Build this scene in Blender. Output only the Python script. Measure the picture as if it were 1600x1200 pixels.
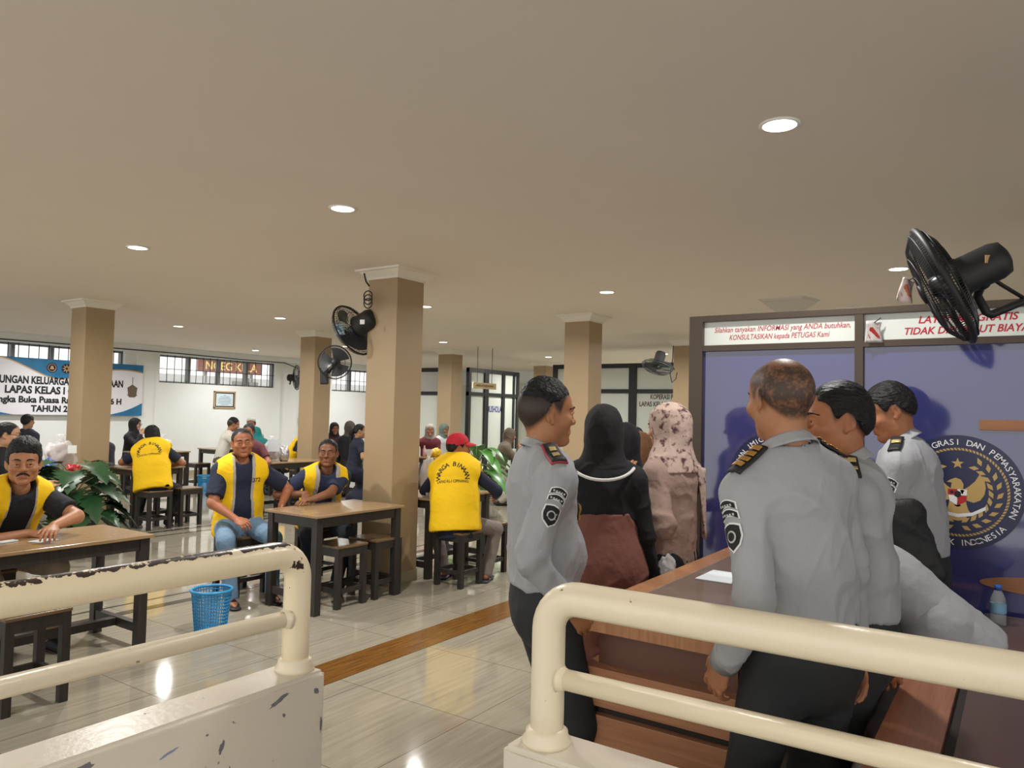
import bpy, bmesh, math, random
import numpy as np
from mathutils import Vector, Matrix
from mathutils.bvhtree import BVHTree
random.seed(7)
S = bpy.context.scene
COL = S.collection
for o in list(bpy.data.objects):
    bpy.data.objects.remove(o)
# ---------------------------------------------------------------- camera
FPX, YAW, PIT, ROL, CAMH = 1178.0, 0.973, 0.039, 0.023, 1.6
_r = np.array([math.cos(YAW), -math.sin(YAW), 0.]); _f = np.array([math.sin(YAW), math.cos(YAW), 0.]); _u = np.array([0, 0, 1.])
_f2 = _f*math.cos(PIT)+_u*math.sin(PIT); _u2 = _u*math.cos(PIT)-_f*math.sin(PIT)
_r3 = _r*math.cos(ROL)+_u2*math.sin(ROL); _u3 = _u2*math.cos(ROL)-_r*math.sin(ROL)
CM = np.array([_r3, -_u3, _f2])
def W(px, py, d):            # the world point seen at a pixel, at a given depth
    v = CM.T @ np.array([(px-800)/FPX, (py-600)/FPX, 1.0]); return np.array([0, 0, CAMH])+v*d
cam = bpy.data.cameras.new('camera'); cam.lens = FPX/1600*36; cam.sensor_width = 36; cam.sensor_fit = 'HORIZONTAL'
cam.clip_start = 0.05; cam.clip_end = 200
co = bpy.data.objects.new('camera', cam); COL.objects.link(co)
co.matrix_world = Matrix(((_r3[0], _u3[0], -_f2[0], 0), (_r3[1], _u3[1], -_f2[1], 0), (_r3[2], _u3[2], -_f2[2], CAMH), (0, 0, 0, 1)))
S.camera = co
# ---------------------------------------------------------------- world, exposure
wd = bpy.data.worlds.new('world'); S.world = wd; wd.use_nodes = True
bg = wd.node_tree.nodes['Background']; bg.inputs[0].default_value = (1.0, 0.975, 0.93, 1); bg.inputs[1].default_value = 2.0
S.view_settings.view_transform = 'Standard'; S.view_settings.look = 'None'; S.view_settings.gamma = 1
S.view_settings.use_curve_mapping = False; S.view_settings.exposure = -0.36
LAMP_W = 32.0
# ---------------------------------------------------------------- materials
def srgb(c):
    if isinstance(c, str):
        c = [int(c[i:i+2], 16)/255 for i in (0, 2, 4)]
    return tuple(x/12.92 if x <= .04045 else ((x+.055)/1.055)**2.4 for x in c)
_mats = {}
def mat(name, col='888888', rough=.5, metal=0., bump=None, var=0., vs=8., spec=None, alpha=1., trans=0., emit=None, sheen=0., coat=0.):
    """Principled material; bump=(scale, strength[, stretch xyz]); var = value noise in the colour."""
    if name in _mats: return _mats[name]
    m = bpy.data.materials.new(name); m.use_nodes = True; nt = m.node_tree; N = nt.nodes; L = nt.links
    b = N['Principled BSDF']; c = srgb(col)
    b.inputs['Base Color'].default_value = (*c, 1); b.inputs['Roughness'].default_value = rough; b.inputs['Metallic'].default_value = metal
    if spec is not None: b.inputs['Specular IOR Level'].default_value = spec
    if trans: b.inputs['Transmission Weight'].default_value = trans
    if alpha < 1: b.inputs['Alpha'].default_value = alpha
    if sheen: b.inputs['Sheen Weight'].default_value = sheen
    if coat: b.inputs['Coat Weight'].default_value = coat; b.inputs['Coat Roughness'].default_value = .1
    if emit: b.inputs['Emission Color'].default_value = (*srgb(emit[0]), 1); b.inputs['Emission Strength'].default_value = emit[1]
    if bump or var:
        tc = N.new('ShaderNodeTexCoord')
    if var:
        nz = N.new('ShaderNodeTexNoise'); nz.inputs['Scale'].default_value = vs; nz.inputs['Detail'].default_value = 5
        L.new(tc.outputs['Object'], nz.inputs['Vector'])
        mx = N.new('ShaderNodeMix'); mx.data_type = 'RGBA'
        mx.inputs[6].default_value = (*[x*(1-var) for x in c], 1); mx.inputs[7].default_value = (*[min(1, x*(1+var)) for x in c], 1)
        L.new(nz.outputs['Fac'], mx.inputs[0]); L.new(mx.outputs[2], b.inputs['Base Color'])
    if bump:
        mp = N.new('ShaderNodeMapping'); L.new(tc.outputs['Object'], mp.inputs[0])
        if len(bump) > 2: mp.inputs['Scale'].default_value = bump[2]
        n2 = N.new('ShaderNodeTexNoise'); n2.inputs['Scale'].default_value = bump[0]; n2.inputs['Detail'].default_value = 4
        L.new(mp.outputs[0], n2.inputs['Vector'])
        bp = N.new('ShaderNodeBump'); bp.inputs['Strength'].default_value = bump[1]; bp.inputs['Distance'].default_value = .02
        L.new(n2.outputs['Fac'], bp.inputs['Height']); L.new(bp.outputs[0], b.inputs['Normal'])
    _mats[name] = m; return m
def nodes(m): return m.node_tree.nodes, m.node_tree.links, m.node_tree.nodes['Principled BSDF']
def ramp(N, pts):
    r = N.new('ShaderNodeValToRGB'); e = r.color_ramp.elements
    while len(e) < len(pts): e.new(.5)
    for k, (p, c) in enumerate(pts): e[k].position = p; e[k].color = (*srgb(c), 1)
    return r
def wood(name, c1, c2, axis=0, rough=.4, scale=1.0, coat=0.):
    if name in _mats: return _mats[name]
    m = mat(name, c1, rough, coat=coat); N, L, b = nodes(m)
    tc = N.new('ShaderNodeTexCoord'); mp = N.new('ShaderNodeMapping'); sc = [22*scale]*3; sc[axis] = 1.3*scale; mp.inputs['Scale'].default_value = sc
    nz = N.new('ShaderNodeTexNoise'); nz.inputs['Scale'].default_value = 3; nz.inputs['Detail'].default_value = 6; nz.inputs['Roughness'].default_value = .65
    L.new(tc.outputs['Object'], mp.inputs[0]); L.new(mp.outputs[0], nz.inputs['Vector'])
    r = ramp(N, ((.32, c1), (.68, c2))); L.new(nz.outputs['Fac'], r.inputs[0]); L.new(r.outputs[0], b.inputs['Base Color'])
    return m
# ---------------------------------------------------------------- mesh building
class MB:
    def __init__(s): s.v = []; s.f = []; s.mi = []; s.cur = 0
    def add(s, vs, fs):
        n = len(s.v); s.v += [tuple(float(c) for c in p) for p in vs]; s.f += [tuple(i+n for i in f) for f in fs]; s.mi += [s.cur]*len(fs); return s
    def box(s, a, b):
        x0, y0, z0 = [min(p, q) for p, q in zip(a, b)]; x1, y1, z1 = [max(p, q) for p, q in zip(a, b)]
        return s.add([(x0, y0, z0), (x1, y0, z0), (x1, y1, z0), (x0, y1, z0), (x0, y0, z1), (x1, y0, z1), (x1, y1, z1), (x0, y1, z1)],
                     [(3, 2, 1, 0), (4, 5, 6, 7), (0, 1, 5, 4), (1, 2, 6, 5), (2, 3, 7, 6), (3, 0, 4, 7)])
    def obox(s, c, size, R):
        vs = []
        for z in (-1, 1):
            for x, y in ((-1, -1), (1, -1), (1, 1), (-1, 1)):
                vs.append(np.array(c)+np.array(R) @ np.array([x*size[0]/2, y*size[1]/2, z*size[2]/2]))
        return s.add(vs, [(3, 2, 1, 0), (4, 5, 6, 7), (0, 1, 5, 4), (1, 2, 6, 5), (2, 3, 7, 6), (3, 0, 4, 7)])
    def tube(s, pts, r, n=12, caps=True, closed=False):
        pts = [np.array(p, float) for p in pts]; m = len(pts); rs = r if hasattr(r, '__len__') else [r]*m
        up = None; rings = []
        for i, p in enumerate(pts):
            if closed: t = pts[(i+1) % m]-pts[i-1]
            else: t = pts[min(i+1, m-1)]-pts[max(i-1, 0)]
            t = t/(np.linalg.norm(t)+1e-12)
            if up is None:
                up = np.array([0, 0, 1.]) if abs(t[2]) < .9 else np.array([1., 0, 0])
            up = up-t*(up@t); up /= np.linalg.norm(up)+1e-12; w = np.cross(t, up)
            rings.append([p+rs[i]*(math.cos(2*math.pi*k/n)*up+math.sin(2*math.pi*k/n)*w) for k in range(n)])
        vs = [q for R in rings for q in R]; fs = []
        for i in range(m if closed else m-1):
            j = (i+1) % m
            for k in range(n): fs.append((i*n+k, i*n+(k+1) % n, j*n+(k+1) % n, j*n+k))
        if caps and not closed: fs.append(tuple(range(n))[::-1]); fs.append(tuple((m-1)*n+k for k in range(n)))
        return s.add(vs, fs)
    def cyl(s, a, b, r0, r1=None, n=20): return s.tube([a, b], [r0, r0 if r1 is None else r1], n)
    def ring(s, c, nrm, R, r, n=32, m=8):
        nrm = np.array(nrm, float); nrm /= np.linalg.norm(nrm); a = np.cross(nrm, [0, 0, 1] if abs(nrm[2]) < .9 else [1, 0, 0]); a /= np.linalg.norm(a); b = np.cross(nrm, a)
        return s.tube([np.array(c)+R*(math.cos(2*math.pi*k/n)*a+math.sin(2*math.pi*k/n)*b) for k in range(n)], r, m, closed=True)
    def lathe(s, prof, c=(0, 0, 0), n=24, axis=None, cap=True):
        c = np.array(c, float); z = np.array([0, 0, 1.]) if axis is None else np.array(axis, float)/np.linalg.norm(axis)
        a = np.cross(z, [0, 0, 1.] if abs(z[2]) < .9 else [1., 0, 0]); a /= np.linalg.norm(a); b = np.cross(z, a); vs = []; fs = []
        for (r, h) in prof:
            for k in range(n): t = 2*math.pi*k/n; vs.append(c+z*h+r*(math.cos(t)*a+math.sin(t)*b))
        for i in range(len(prof)-1):
            for k in range(n): fs.append((i*n+k, i*n+(k+1) % n, (i+1)*n+(k+1) % n, (i+1)*n+k))
        if cap: fs.append(tuple(range(n))[::-1]); fs.append(tuple((len(prof)-1)*n+k for k in range(n)))
        return s.add(vs, fs)
    def sphere(s, c, r, nu=16, nv=10, sc=(1, 1, 1)):
        return s.lathe([(max(1e-4, r*math.sin(math.pi*j/nv))*1.0, -r*math.cos(math.pi*j/nv)) for j in range(nv+1)], c, nu) if sc == (1, 1, 1) else s._ell(c, r, nu, nv, sc)
    def _ell(s, c, r, nu, nv, sc):
        t = MB(); t.sphere((0, 0, 0), r, nu, nv); return s.add([(c[0]+x*sc[0], c[1]+y*sc[1], c[2]+z*sc[2]) for x, y, z in t.v], t.f)
    def grid(s, fn, nu, nv):
        vs = [fn(i/nu, j/nv) for j in range(nv+1) for i in range(nu+1)]
        return s.add(vs, [(j*(nu+1)+i, j*(nu+1)+i+1, (j+1)*(nu+1)+i+1, (j+1)*(nu+1)+i) for j in range(nv) for i in range(nu)])
ROOT = {}
def origin(o): return ROOT.get(o.name, np.zeros(3))
def link(name, me, mats, parent=None, smooth=False, bevel=0.):
    o = bpy.data.objects.new(name, me); COL.objects.link(o)
    for m in (mats if isinstance(mats, (list, tuple)) else [mats]): me.materials.append(m)
    if parent is not None:
        o.parent = parent; ROOT[o.name] = origin(parent)
    if smooth: me.polygons.foreach_set('use_smooth', [True]*len(me.polygons))
    if bevel:
        b = o.modifiers.new('bevel', 'BEVEL'); b.width = bevel; b.segments = 2; b.limit_method = 'ANGLE'; b.angle_limit = .7
    return o
def build(mb, name, mats, parent=None, smooth=False, bevel=0., auto=0.):
    og = origin(parent) if parent is not None else np.zeros(3)
    me = bpy.data.meshes.new(name); me.from_pydata([(x-og[0], y-og[1], z-og[2]) for x, y, z in mb.v], [], mb.f)
    bm = bmesh.new(); bm.from_mesh(me); bmesh.ops.recalc_face_normals(bm, faces=bm.faces); bm.to_mesh(me); bm.free()
    me.polygons.foreach_set('material_index', mb.mi); me.update()
    o = link(name, me, mats, parent, smooth, bevel)
    if auto:
        me.polygons.foreach_set('use_smooth', [True]*len(me.polygons)); me.set_sharp_from_angle(angle=auto)
    return o
def thing(name, label, cat, loc, group=None):
    o = bpy.data.objects.new(name, None); COL.objects.link(o); o.location = loc; o.empty_display_size = .1
    o['label'] = label; o['category'] = cat
    if group: o['group'] = group
    ROOT[o.name] = np.array(loc, float); return o
def tag(o, label, cat, group=None, kind=None):
    o['label'] = label; o['category'] = cat
    if group: o['group'] = group
    if kind: o['kind'] = kind
    return o
def struct(o, label=None):
    o['kind'] = 'structure'
    if label: o['label'] = label
    return o
def dup(root, loc, label=None):
    """a copy of a thing with its parts and sub-parts"""
    def rec(o, par):
        c = o.copy(); COL.objects.link(c)
        if par is not None: c.parent = par
        for ch in list(o.children): rec(ch, c)
        return c
    r = rec(root, None); r.location = loc
    if label: r['label'] = label
    ROOT[r.name] = np.array(loc, float); return r
_tcache = {}
def text_mesh(txt, size=1., bold=0., shear=0., align='CENTER', space=1.):
    """flat text as (verts Nx2, faces), centred on its baseline"""
    key = (txt, size, bold, shear, align, space)
    if key in _tcache: return _tcache[key]
    cu = bpy.data.curves.new('t', 'FONT'); cu.body = txt; cu.size = size; cu.offset = bold*size; cu.shear = shear; cu.align_x = align; cu.resolution_u = 3; cu.space_character = space
    o = bpy.data.objects.new('t', cu); COL.objects.link(o); dg = bpy.context.evaluated_depsgraph_get()
    me = bpy.data.meshes.new_from_object(o.evaluated_get(dg)); v = [(p.co.x, p.co.y) for p in me.vertices]; f = [tuple(p.vertices) for p in me.polygons]
    bpy.data.objects.remove(o); bpy.data.curves.remove(cu); bpy.data.meshes.remove(me)
    _tcache[key] = (v, f); return v, f
def put_text(mb, txt, o, right, up, size, bold=0., shear=0., align='CENTER', width=None, off=0., space=1.):
    v, f = text_mesh(txt, 1., bold, shear, align, space)
    if not v: return
    w = max(p[0] for p in v)-min(p[0] for p in v); sx = size if width is None else width/w
    o = np.array(o, float); right = np.array(right, float); up = np.array(up, float); n = np.cross(right, up)
    mb.add([o+right*p[0]*sx+up*p[1]*size+n*off for p in v], f)
def arc_text(mb, txt, c, right, up, R, a0, a1, size, bold=.01, out=True, off=0.):
    """letters along an arc from angle a0 to a1 (degrees, counter-clockwise from right)"""
    c = np.array(c, float); right = np.array(right, float); up = np.array(up, float); n = len(txt)
    for k, ch in enumerate(txt):
        if ch == ' ': continue
        a = math.radians(a0+(a1-a0)*(k/(n-1))); rad = math.cos(a)*right+math.sin(a)*up; tan = (math.sin(a)*right-math.cos(a)*up)
        if not out: tan, rr = -tan, -rad
        else: rr = rad
        put_text(mb, ch, c+rad*R, tan, rr, size, bold, off=off)
# ---------------------------------------------------------------- shared materials
ZC = 2.93
M_ceil = mat('ceiling_paint', 'E4DBD0', .85, bump=(90, .03), var=.03, vs=1.5)
M_wall = mat('wall_paint', 'EAEEEE', .75, bump=(60, .04), var=.03, vs=3)
M_tan = mat('column_tan_paint', 'A48E6E', .5, bump=(50, .03), var=.05, vs=4)
M_crown = mat('crown_white', 'E2DCD0', .6)
M_black = mat('black_metal', '17181A', .4)
M_dark = wood('stained_dark_wood', '231F1C', '332E2A', 2, .42)
M_top = wood('table_wood', '8A7050', 'A58966', 0, .2)
M_seat = wood('stool_wood', '5A4630', '78603F', 0, .25)
M_cream = mat('cream_gloss_paint', 'F3E6C8', .28, var=.03, vs=9, bump=(35, .05))
M_white = mat('white_plastic', 'ECECEA', .4)
M_gold = mat('gold_thread', 'B79648', .4, .3)
M_navy = mat('emblem_navy', '23284A', .3)
M_chip = mat('bare_steel', '3C302C', .55)
def floor_mat():
    m = mat('floor_tile', 'B9B4A6', .07, spec=.55); N, L, b = nodes(m)
    tc = N.new('ShaderNodeTexCoord'); mp = N.new('ShaderNodeMapping'); mp.inputs['Scale'].default_value = (.8, 14, 1); L.new(tc.outputs['Object'], mp.inputs[0])
    nz = N.new('ShaderNodeTexNoise'); nz.inputs['Scale'].default_value = 2.2; nz.inputs['Detail'].default_value = 7; nz.inputs['Roughness'].default_value = .6; L.new(mp.outputs[0], nz.inputs['Vector'])
    r = ramp(N, ((.25, '8C8474'), (.5, '9B9484'), (.75, 'A8A191'))); L.new(nz.outputs['Fac'], r.inputs[0])
    br = N.new('ShaderNodeTexBrick'); br.offset = 0; br.inputs['Scale'].default_value = 1; br.inputs['Brick Width'].default_value = .8; br.inputs['Row Height'].default_value = .8
    br.inputs['Mortar Size'].default_value = .003; br.inputs['Mortar Smooth'].default_value = .2; br.inputs['Color1'].default_value = (1, 1, 1, 1); br.inputs['Color2'].default_value = (.93, .93, .93, 1); br.inputs['Mortar'].default_value = (.42, .4, .37, 1)
    L.new(tc.outputs['Object'], br.inputs['Vector'])
    mx = N.new('ShaderNodeMix'); mx.data_type = 'RGBA'; mx.blend_type = 'MULTIPLY'; mx.inputs[0].default_value = 1; L.new(r.outputs[0], mx.inputs[6]); L.new(br.outputs['Color'], mx.inputs[7])
    L.new(mx.outputs[2], b.inputs['Base Color']); return m
# ---------------------------------------------------------------- the room
X0, X1, Y0, Y1 = -3.5, 19.6, -5.0, 16.2
struct(build(MB().box((X0, Y0, -.1), (X1, Y1+.3, 0)), 'floor', floor_mat()), 'pale glossy grained floor tiles')
struct(build(MB().box((-.9, Y0, ZC), (X1, Y1+.3, ZC+.15)), 'ceiling', M_ceil), 'smooth off-white ceiling')
M_strip = wood('floor_strip_wood', '5F3F1E', '865A26', 0, .2)
struct(build(MB().box((.8, 3.36, 0), (X1, 3.655, .0025)), 'trim_1', M_strip), 'orange brown wood-grain tile strip across the floor')
M_band = mat('dark_floor_band', '4A463F', .1, var=.35, vs=25)
for k, (y, w) in enumerate(((5.68, .09), (5.95, .025), (8.74, .04), (9.02, .1))):
    struct(build(MB().box((.8, y, 0), (X1, y+w, .002)), 'trim_%d' % (k+2), M_band))
# far wall with ribbon windows
mb = MB(); WB, WT = 2.12, 2.76
wins = [(5.2, 8.8), (9.6, 12.8), (14.75, 17.9)]
mb.box((X0, Y1, 0), (X1, Y1+.25, WB)); mb.box((X0, Y1, WT), (X1, Y1+.25, ZC)); xs = [X0]+[a for w in wins for a in w]+[X1]
for a, b in zip(xs[::2], xs[1::2]): mb.box((a, Y1, WB), (b, Y1+.25, WT))
for x in (9.02, 13.05): mb.box((x, Y1-.06, 0), (x+.42, Y1, ZC-.1))
mb.box((X0, Y1-.1, ZC-.13), (X1, Y1, ZC))
struct(build(mb, 'wall_left', M_wall), 'off-white far wall with a row of high barred windows')
M_base = mat('baseboard_tile', 'A89C80', .3, var=.1, vs=6)
struct(build(MB().box((X0, Y1-.075, 0), (X1, Y1-.06, .1)), 'baseboard_left', M_base))
M_grey = mat('grey_window_frame', '6E7072', .5); M_bar = mat('window_bar', '2A2A2C', .6)
M_glass = mat('clear_glass', 'FFFFFF', .02, alpha=.12)
for k, (a, b) in enumerate(wins):
    w = build(MB().box((a, Y1+.18, WB), (b, Y1+.2, WT)), 'window_%d' % (k+1), M_glass); struct(w)
    fr = MB()
    for z in (WB+.02, WT-.02): fr.box((a, Y1+.12, z-.02), (b, Y1+.2, z+.02))
    n = max(2, round((b-a)/.75))
    for i in range(n+1): x = a+(b-a)*i/n; fr.box((x-.035, Y1+.1, WB), (x+.035, Y1+.22, WT))
    struct(build(fr, 'window_frame', M_grey, w))
    br = MB(); nb = round((b-a)/.185)
    for i in range(nb+1): x = a+.03+(b-a-.06)*i/nb; br.cyl((x, Y1+.06, WB), (x, Y1+.06, WT), .009, n=6)
    br.box((a, Y1+.053, (WB+WT)/2-.006), (b, Y1+.067, (WB+WT)/2+.006)); struct(build(br, 'window_bars', M_bar, w))
# behind the counter side and at the back
M_corr = mat('pale_corrugated_panel', 'D9DCCF', .6)
def corr(u, v): 
    y = -5+u*(Y1+5); return (X1-.06+.05*math.sin(y*2*math.pi/.42), y, v*2.5)
mb = MB(); mb.box((X1, Y0, 0), (X1+.2, Y1, ZC)); wb = struct(build(mb, 'wall_back', M_wall), 'pale wall at the back')
struct(build(MB().grid(corr, 420, 1), 'curtain_panel', M_corr, wb, smooth=True))
struct(build(MB().box((3.2, Y0-.2, 0), (X1, Y0, ZC)), 'wall_right', M_wall))
# outside the windows: a grey building with a red shop board
M_out = mat('outside_render', 'C9CBCB', .8, var=.15, vs=.6); M_outd = mat('outside_shutter', '77797A', .7)
bd = thing('outside_building', 'grey building with shutters beyond the barred windows', 'building', (10, 19.5, 0))
mb = MB(); mb.box((2, 20.0, 0), (24, 20.4, 2.5)); build(mb, 'facade', M_out, bd)
for x in (5.4, 7.3, 9.8, 11.6, 14.2, 16.2, 18.8, 21): build(MB().box((x, 19.94, .2), (x+.9, 20, 2.3+.1*math.sin(x*9))), 'shutter', M_outd, bd)
sg = thing('shop_board', 'dark red board with yellow lettering seen through the barred window', 'sign', (13.4, 19.9, 2.6))
build(MB().box((13.0, 19.9, 2.62), (15.2, 20.0, 3.06)), 'board', mat('board_red', '7A3A2A', .5), sg)
for x in (13.3, 14.9): build(MB().box((x-.03, 19.98, 2.3), (x+.03, 20.06, 2.8)), 'post', M_outd, sg)
mb = MB(); put_text(mb, 'NCEG KELA', (14.1, 19.895, 2.7), (1, 0, 0), (0, 0, 1), .34, .01); build(mb, 'lettering', mat('board_yellow', 'F2D27A', .5), sg)
# columns with crown mouldings
CW = .37
cols = [(5.13, 4.80), (8.70, 4.72), (12.36, 4.67), (4.85, 9.9), (8.69, 9.99), (12.52, 10.09), (16.33, 10.09), (5.1, -.72), (16.3, 4.9)]
for k, (x, y) in enumerate(cols):
    c = struct(build(MB().box((x, y, 0), (x+CW, y+CW, ZC)), 'column', M_tan, bevel=.004), 'square tan painted column with a white crown')
    mb = MB(); prof = [(0, -.095), (.012, -.095), (.016, -.075), (.03, -.06), (.052, -.04), (.07, -.022), (.095, -.018), (.1, 0)]
    vs = []; fs = []
    for d, z in prof:
        vs += [(x-d, y-d, ZC+z), (x+CW+d, y-d, ZC+z), (x+CW+d, y+CW+d, ZC+z), (x-d, y+CW+d, ZC+z)]
    for i in range(len(prof)-1):
        for j in range(4): fs.append((i*4+j, i*4+(j+1) % 4, i*4+4+(j+1) % 4, i*4+4+j))
    mb.add(vs, fs); struct(build(mb, 'crown_moulding', M_crown, c))
    struct(build(MB().box((x-.006, y-.006, 0), (x+CW+.006, y+CW+.006, .1)), 'column_base', M_base, c))
# downlights
M_lens = mat('lamp_lens', 'FFFFFF', .4, emit=('FFF8EC', 9.0)); M_trim = mat('lamp_trim', 'F4F2EC', .4)
lx = [(3.43, (.91, 3.72, 6.19, 9.1)), (7.22, (.9, 3.71, 6.27, 9.08, 11.68, 14.6)), (11.08, (.9, 3.7, 6.3, 9.15, 11.78, 14.77)), (14.9, (3.7, 6.28, 9.14, 11.8, 14.7)), (18.3, (3.7, 6.3, 9.1))]
where = {(3.43, .91): 'nearest and largest, above the uniformed men', (3.43, 3.72): 'nearest the front left of the big tan column', (3.43, 6.19): 'above and in front of the leftmost column', (7.22, 3.71): 'between the two near tan columns',
         (7.22, 6.27): 'just right of the big tan column', (7.22, 9.08): 'left of the big tan column, second row back', (7.22, 11.68): 'above the framed certificate side, far left', (7.22, .9): 'beside the big black fan over the counter',
         (11.08, 9.15): 'above the third column on the far side', (11.08, 11.78): 'between the two fans', (11.08, 14.77): 'nearest the barred window', (14.9, 9.14): 'above the man in grey by the far column', (14.9, 6.28): 'behind the fan at the cooperative window'}
first = None
for x, ys in lx:
    for y in ys:
        lab = 'round white downlight glowing in the ceiling, '+where.get((x, y), 'far back row')
        if first is None:
            first = t = thing('ceiling_downlight', lab, 'ceiling light', (x, y, ZC), 'downlights in the ceiling')
            mb = MB(); mb.lathe([(.072, -.001), (.09, -.001), (.092, -.006), (.074, -.009)], (x, y, ZC), 28, cap=False); build(mb, 'trim_ring', M_trim, t, smooth=True)
            mb = MB(); mb.lathe([(.073, -.008), (.073, -.005)], (x, y, ZC), 28); build(mb, 'lens', M_lens, t)
        else:
            t = dup(first, (x, y, ZC), lab)
        l = bpy.data.lights.new('lamp', 'AREA'); l.shape = 'DISK'; l.size = .14; l.energy = LAMP_W; l.color = (1, .975, .935); l.spread = math.radians(165)
        lo = bpy.data.objects.new('lamp', l); COL.objects.link(lo); lo.parent = t; lo.location = (0, 0, -.02)
mb = MB(); mb.add([(8.45, 2.4, ZC-.02), (8.4, 1.98, ZC-.02), (8.75, 1.9, ZC-.02), (9.45, 2.22, ZC-.02), (9.45, 2.5, ZC-.02), (8.4, 2.46, ZC+.002), (8.35, 1.95, ZC+.002), (8.75, 1.85, ZC+.002), (9.5, 2.2, ZC+.002), (9.5, 2.55, ZC+.002)],
       [(0, 1, 2, 3, 4)]+[(i, (i+1) % 5, 5+(i+1) % 5, 5+i) for i in range(5)])
tag(build(mb, 'ceiling_hatch', mat('hatch_grey', 'C9C4BC', .6)), 'pale grey access hatch in the ceiling just above the blue partition', 'ceiling hatch')
# ---------------------------------------------------------------- parapets and handrails
M_par = mat('parapet_paint', 'E6DED0', .35, bump=(14, .25), var=.06, vs=12)
def chipped(name, col, chip, lo, sc, topdark=False):
    """gloss paint with worn patches; topdark: the paint is worn off along the top of the pipe"""
    if name in _mats: return _mats[name]
    m = mat(name, col, .3, bump=(30, .08)); N, L, b = nodes(m); tc = N.new('ShaderNodeTexCoord')
    nz = N.new('ShaderNodeTexNoise'); nz.inputs['Scale'].default_value = sc; nz.inputs['Detail'].default_value = 6; nz.inputs['Roughness'].default_value = .62; L.new(tc.outputs['Object'], nz.inputs['Vector'])
    th = N.new('ShaderNodeMath'); th.operation = 'GREATER_THAN'; th.inputs[1].default_value = lo; L.new(nz.outputs['Fac'], th.inputs[0]); fac = th.outputs[0]
    if topdark:
        at = N.new('ShaderNodeAttribute'); at.attribute_name = 'wear'
        ad = N.new('ShaderNodeMath'); ad.operation = 'MULTIPLY_ADD'; ad.inputs[1].default_value = .28; L.new(nz.outputs['Fac'], ad.inputs[0]); L.new(at.outputs['Fac'], ad.inputs[2])
        t2 = N.new('ShaderNodeMath'); t2.operation = 'GREATER_THAN'; t2.inputs[1].default_value = 1.0; L.new(ad.outputs[0], t2.inputs[0])
        mxx = N.new('ShaderNodeMath'); mxx.operation = 'MAXIMUM'; L.new(fac, mxx.inputs[0]); L.new(t2.outputs[0], mxx.inputs[1]); fac = mxx.outputs[0]
    n2 = N.new('ShaderNodeTexNoise'); n2.inputs['Scale'].default_value = 5; L.new(tc.outputs['Object'], n2.inputs['Vector'])
    c = srgb(col); m0 = N.new('ShaderNodeMix'); m0.data_type = 'RGBA'; m0.inputs[6].default_value = (*[x*.93 for x in c], 1); m0.inputs[7].default_value = (*c, 1); L.new(n2.outputs['Fac'], m0.inputs[0])
    mx = N.new('ShaderNodeMix'); mx.data_type = 'RGBA'; mx.inputs[7].default_value = (*srgb(chip), 1); L.new(fac, mx.inputs[0]); L.new(m0.outputs[2], mx.inputs[6]); L.new(mx.outputs[2], b.inputs['Base Color'])
    return m
M_railL = chipped('rail_paint_worn', 'F3E4C4', '3A2C28', .72, 26, True)
M_railR = chipped('rail_paint', 'F1E6CB', '8A6A50', .705, 22)
M_parw = chipped('parapet_paint_chipped', 'E2D9CA', '6E6C6A', .672, 10)
def parapet(name, a, b):
    mb = MB(); mb.box(a, b); o = build(mb, name, M_parw)
    bm = bmesh.new(); bm.from_mesh(o.data); bmesh.ops.bevel(bm, geom=[e for e in bm.edges if abs(e.verts[0].co.z-e.verts[1].co.z) < .01 and e.verts[0].co.z > .3 or abs(e.verts[0].co.z-e.verts[1].co.z) > .3], offset=.014, segments=3, affect='EDGES')
    bm.to_mesh(o.data); bm.free(); o.data.polygons.foreach_set('use_smooth', [True]*len(o.data.polygons)); o.data.set_sharp_from_angle(angle=.6); return struct(o)
pl = parapet('wall_parapet_left', (-.9, 2.0, 0), (1.84, 2.18, .70))
M_pch = mat('bare_plaster', '77767A', .8, bump=(60, .4)); M_pbl = mat('blue_smear', '8C97B4', .6)
def chip(c, w, h, tilt, seed, m=M_pch, y=1.9992):
    rd = random.Random(seed); mb = MB(); n = 18; p = []
    for k in range(n):
        a = 2*math.pi*k/n; r = .65+.5*rd.random(); x, z = w*r*math.cos(a), h*r*math.sin(a); p.append((c[0]+x*math.cos(tilt)-z*math.sin(tilt), y, c[1]+x*math.sin(tilt)+z*math.cos(tilt)))
    mb.add(p, [tuple(range(n))]); o = build(mb, 'paint_chip', m, pl); return struct(o)
for k, (c, w, h, t, m) in enumerate((((1.64, .655), .042, .009, .35, M_pch), ((1.795, .64), .012, .012, 0, M_pch), ((1.43, .575), .008, .022, -.3, M_pch), ((1.38, .63), .005, .004, 0, M_pch), ((1.66, .60), .006, .009, .6, M_pch), ((1.82, .52), .006, .03, 0, M_pch), ((1.46, .50), .004, .012, -.2, M_pch), ((1.26, .62), .035, .004, .25, M_pbl), ((1.0, .66), .05, .012, .2, M_pch))): chip(c, w, h, t, k+3, m)
parapet('wall_parapet_right', (1.72, -2.5, 0), (1.9, 1.18, .70))
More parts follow.
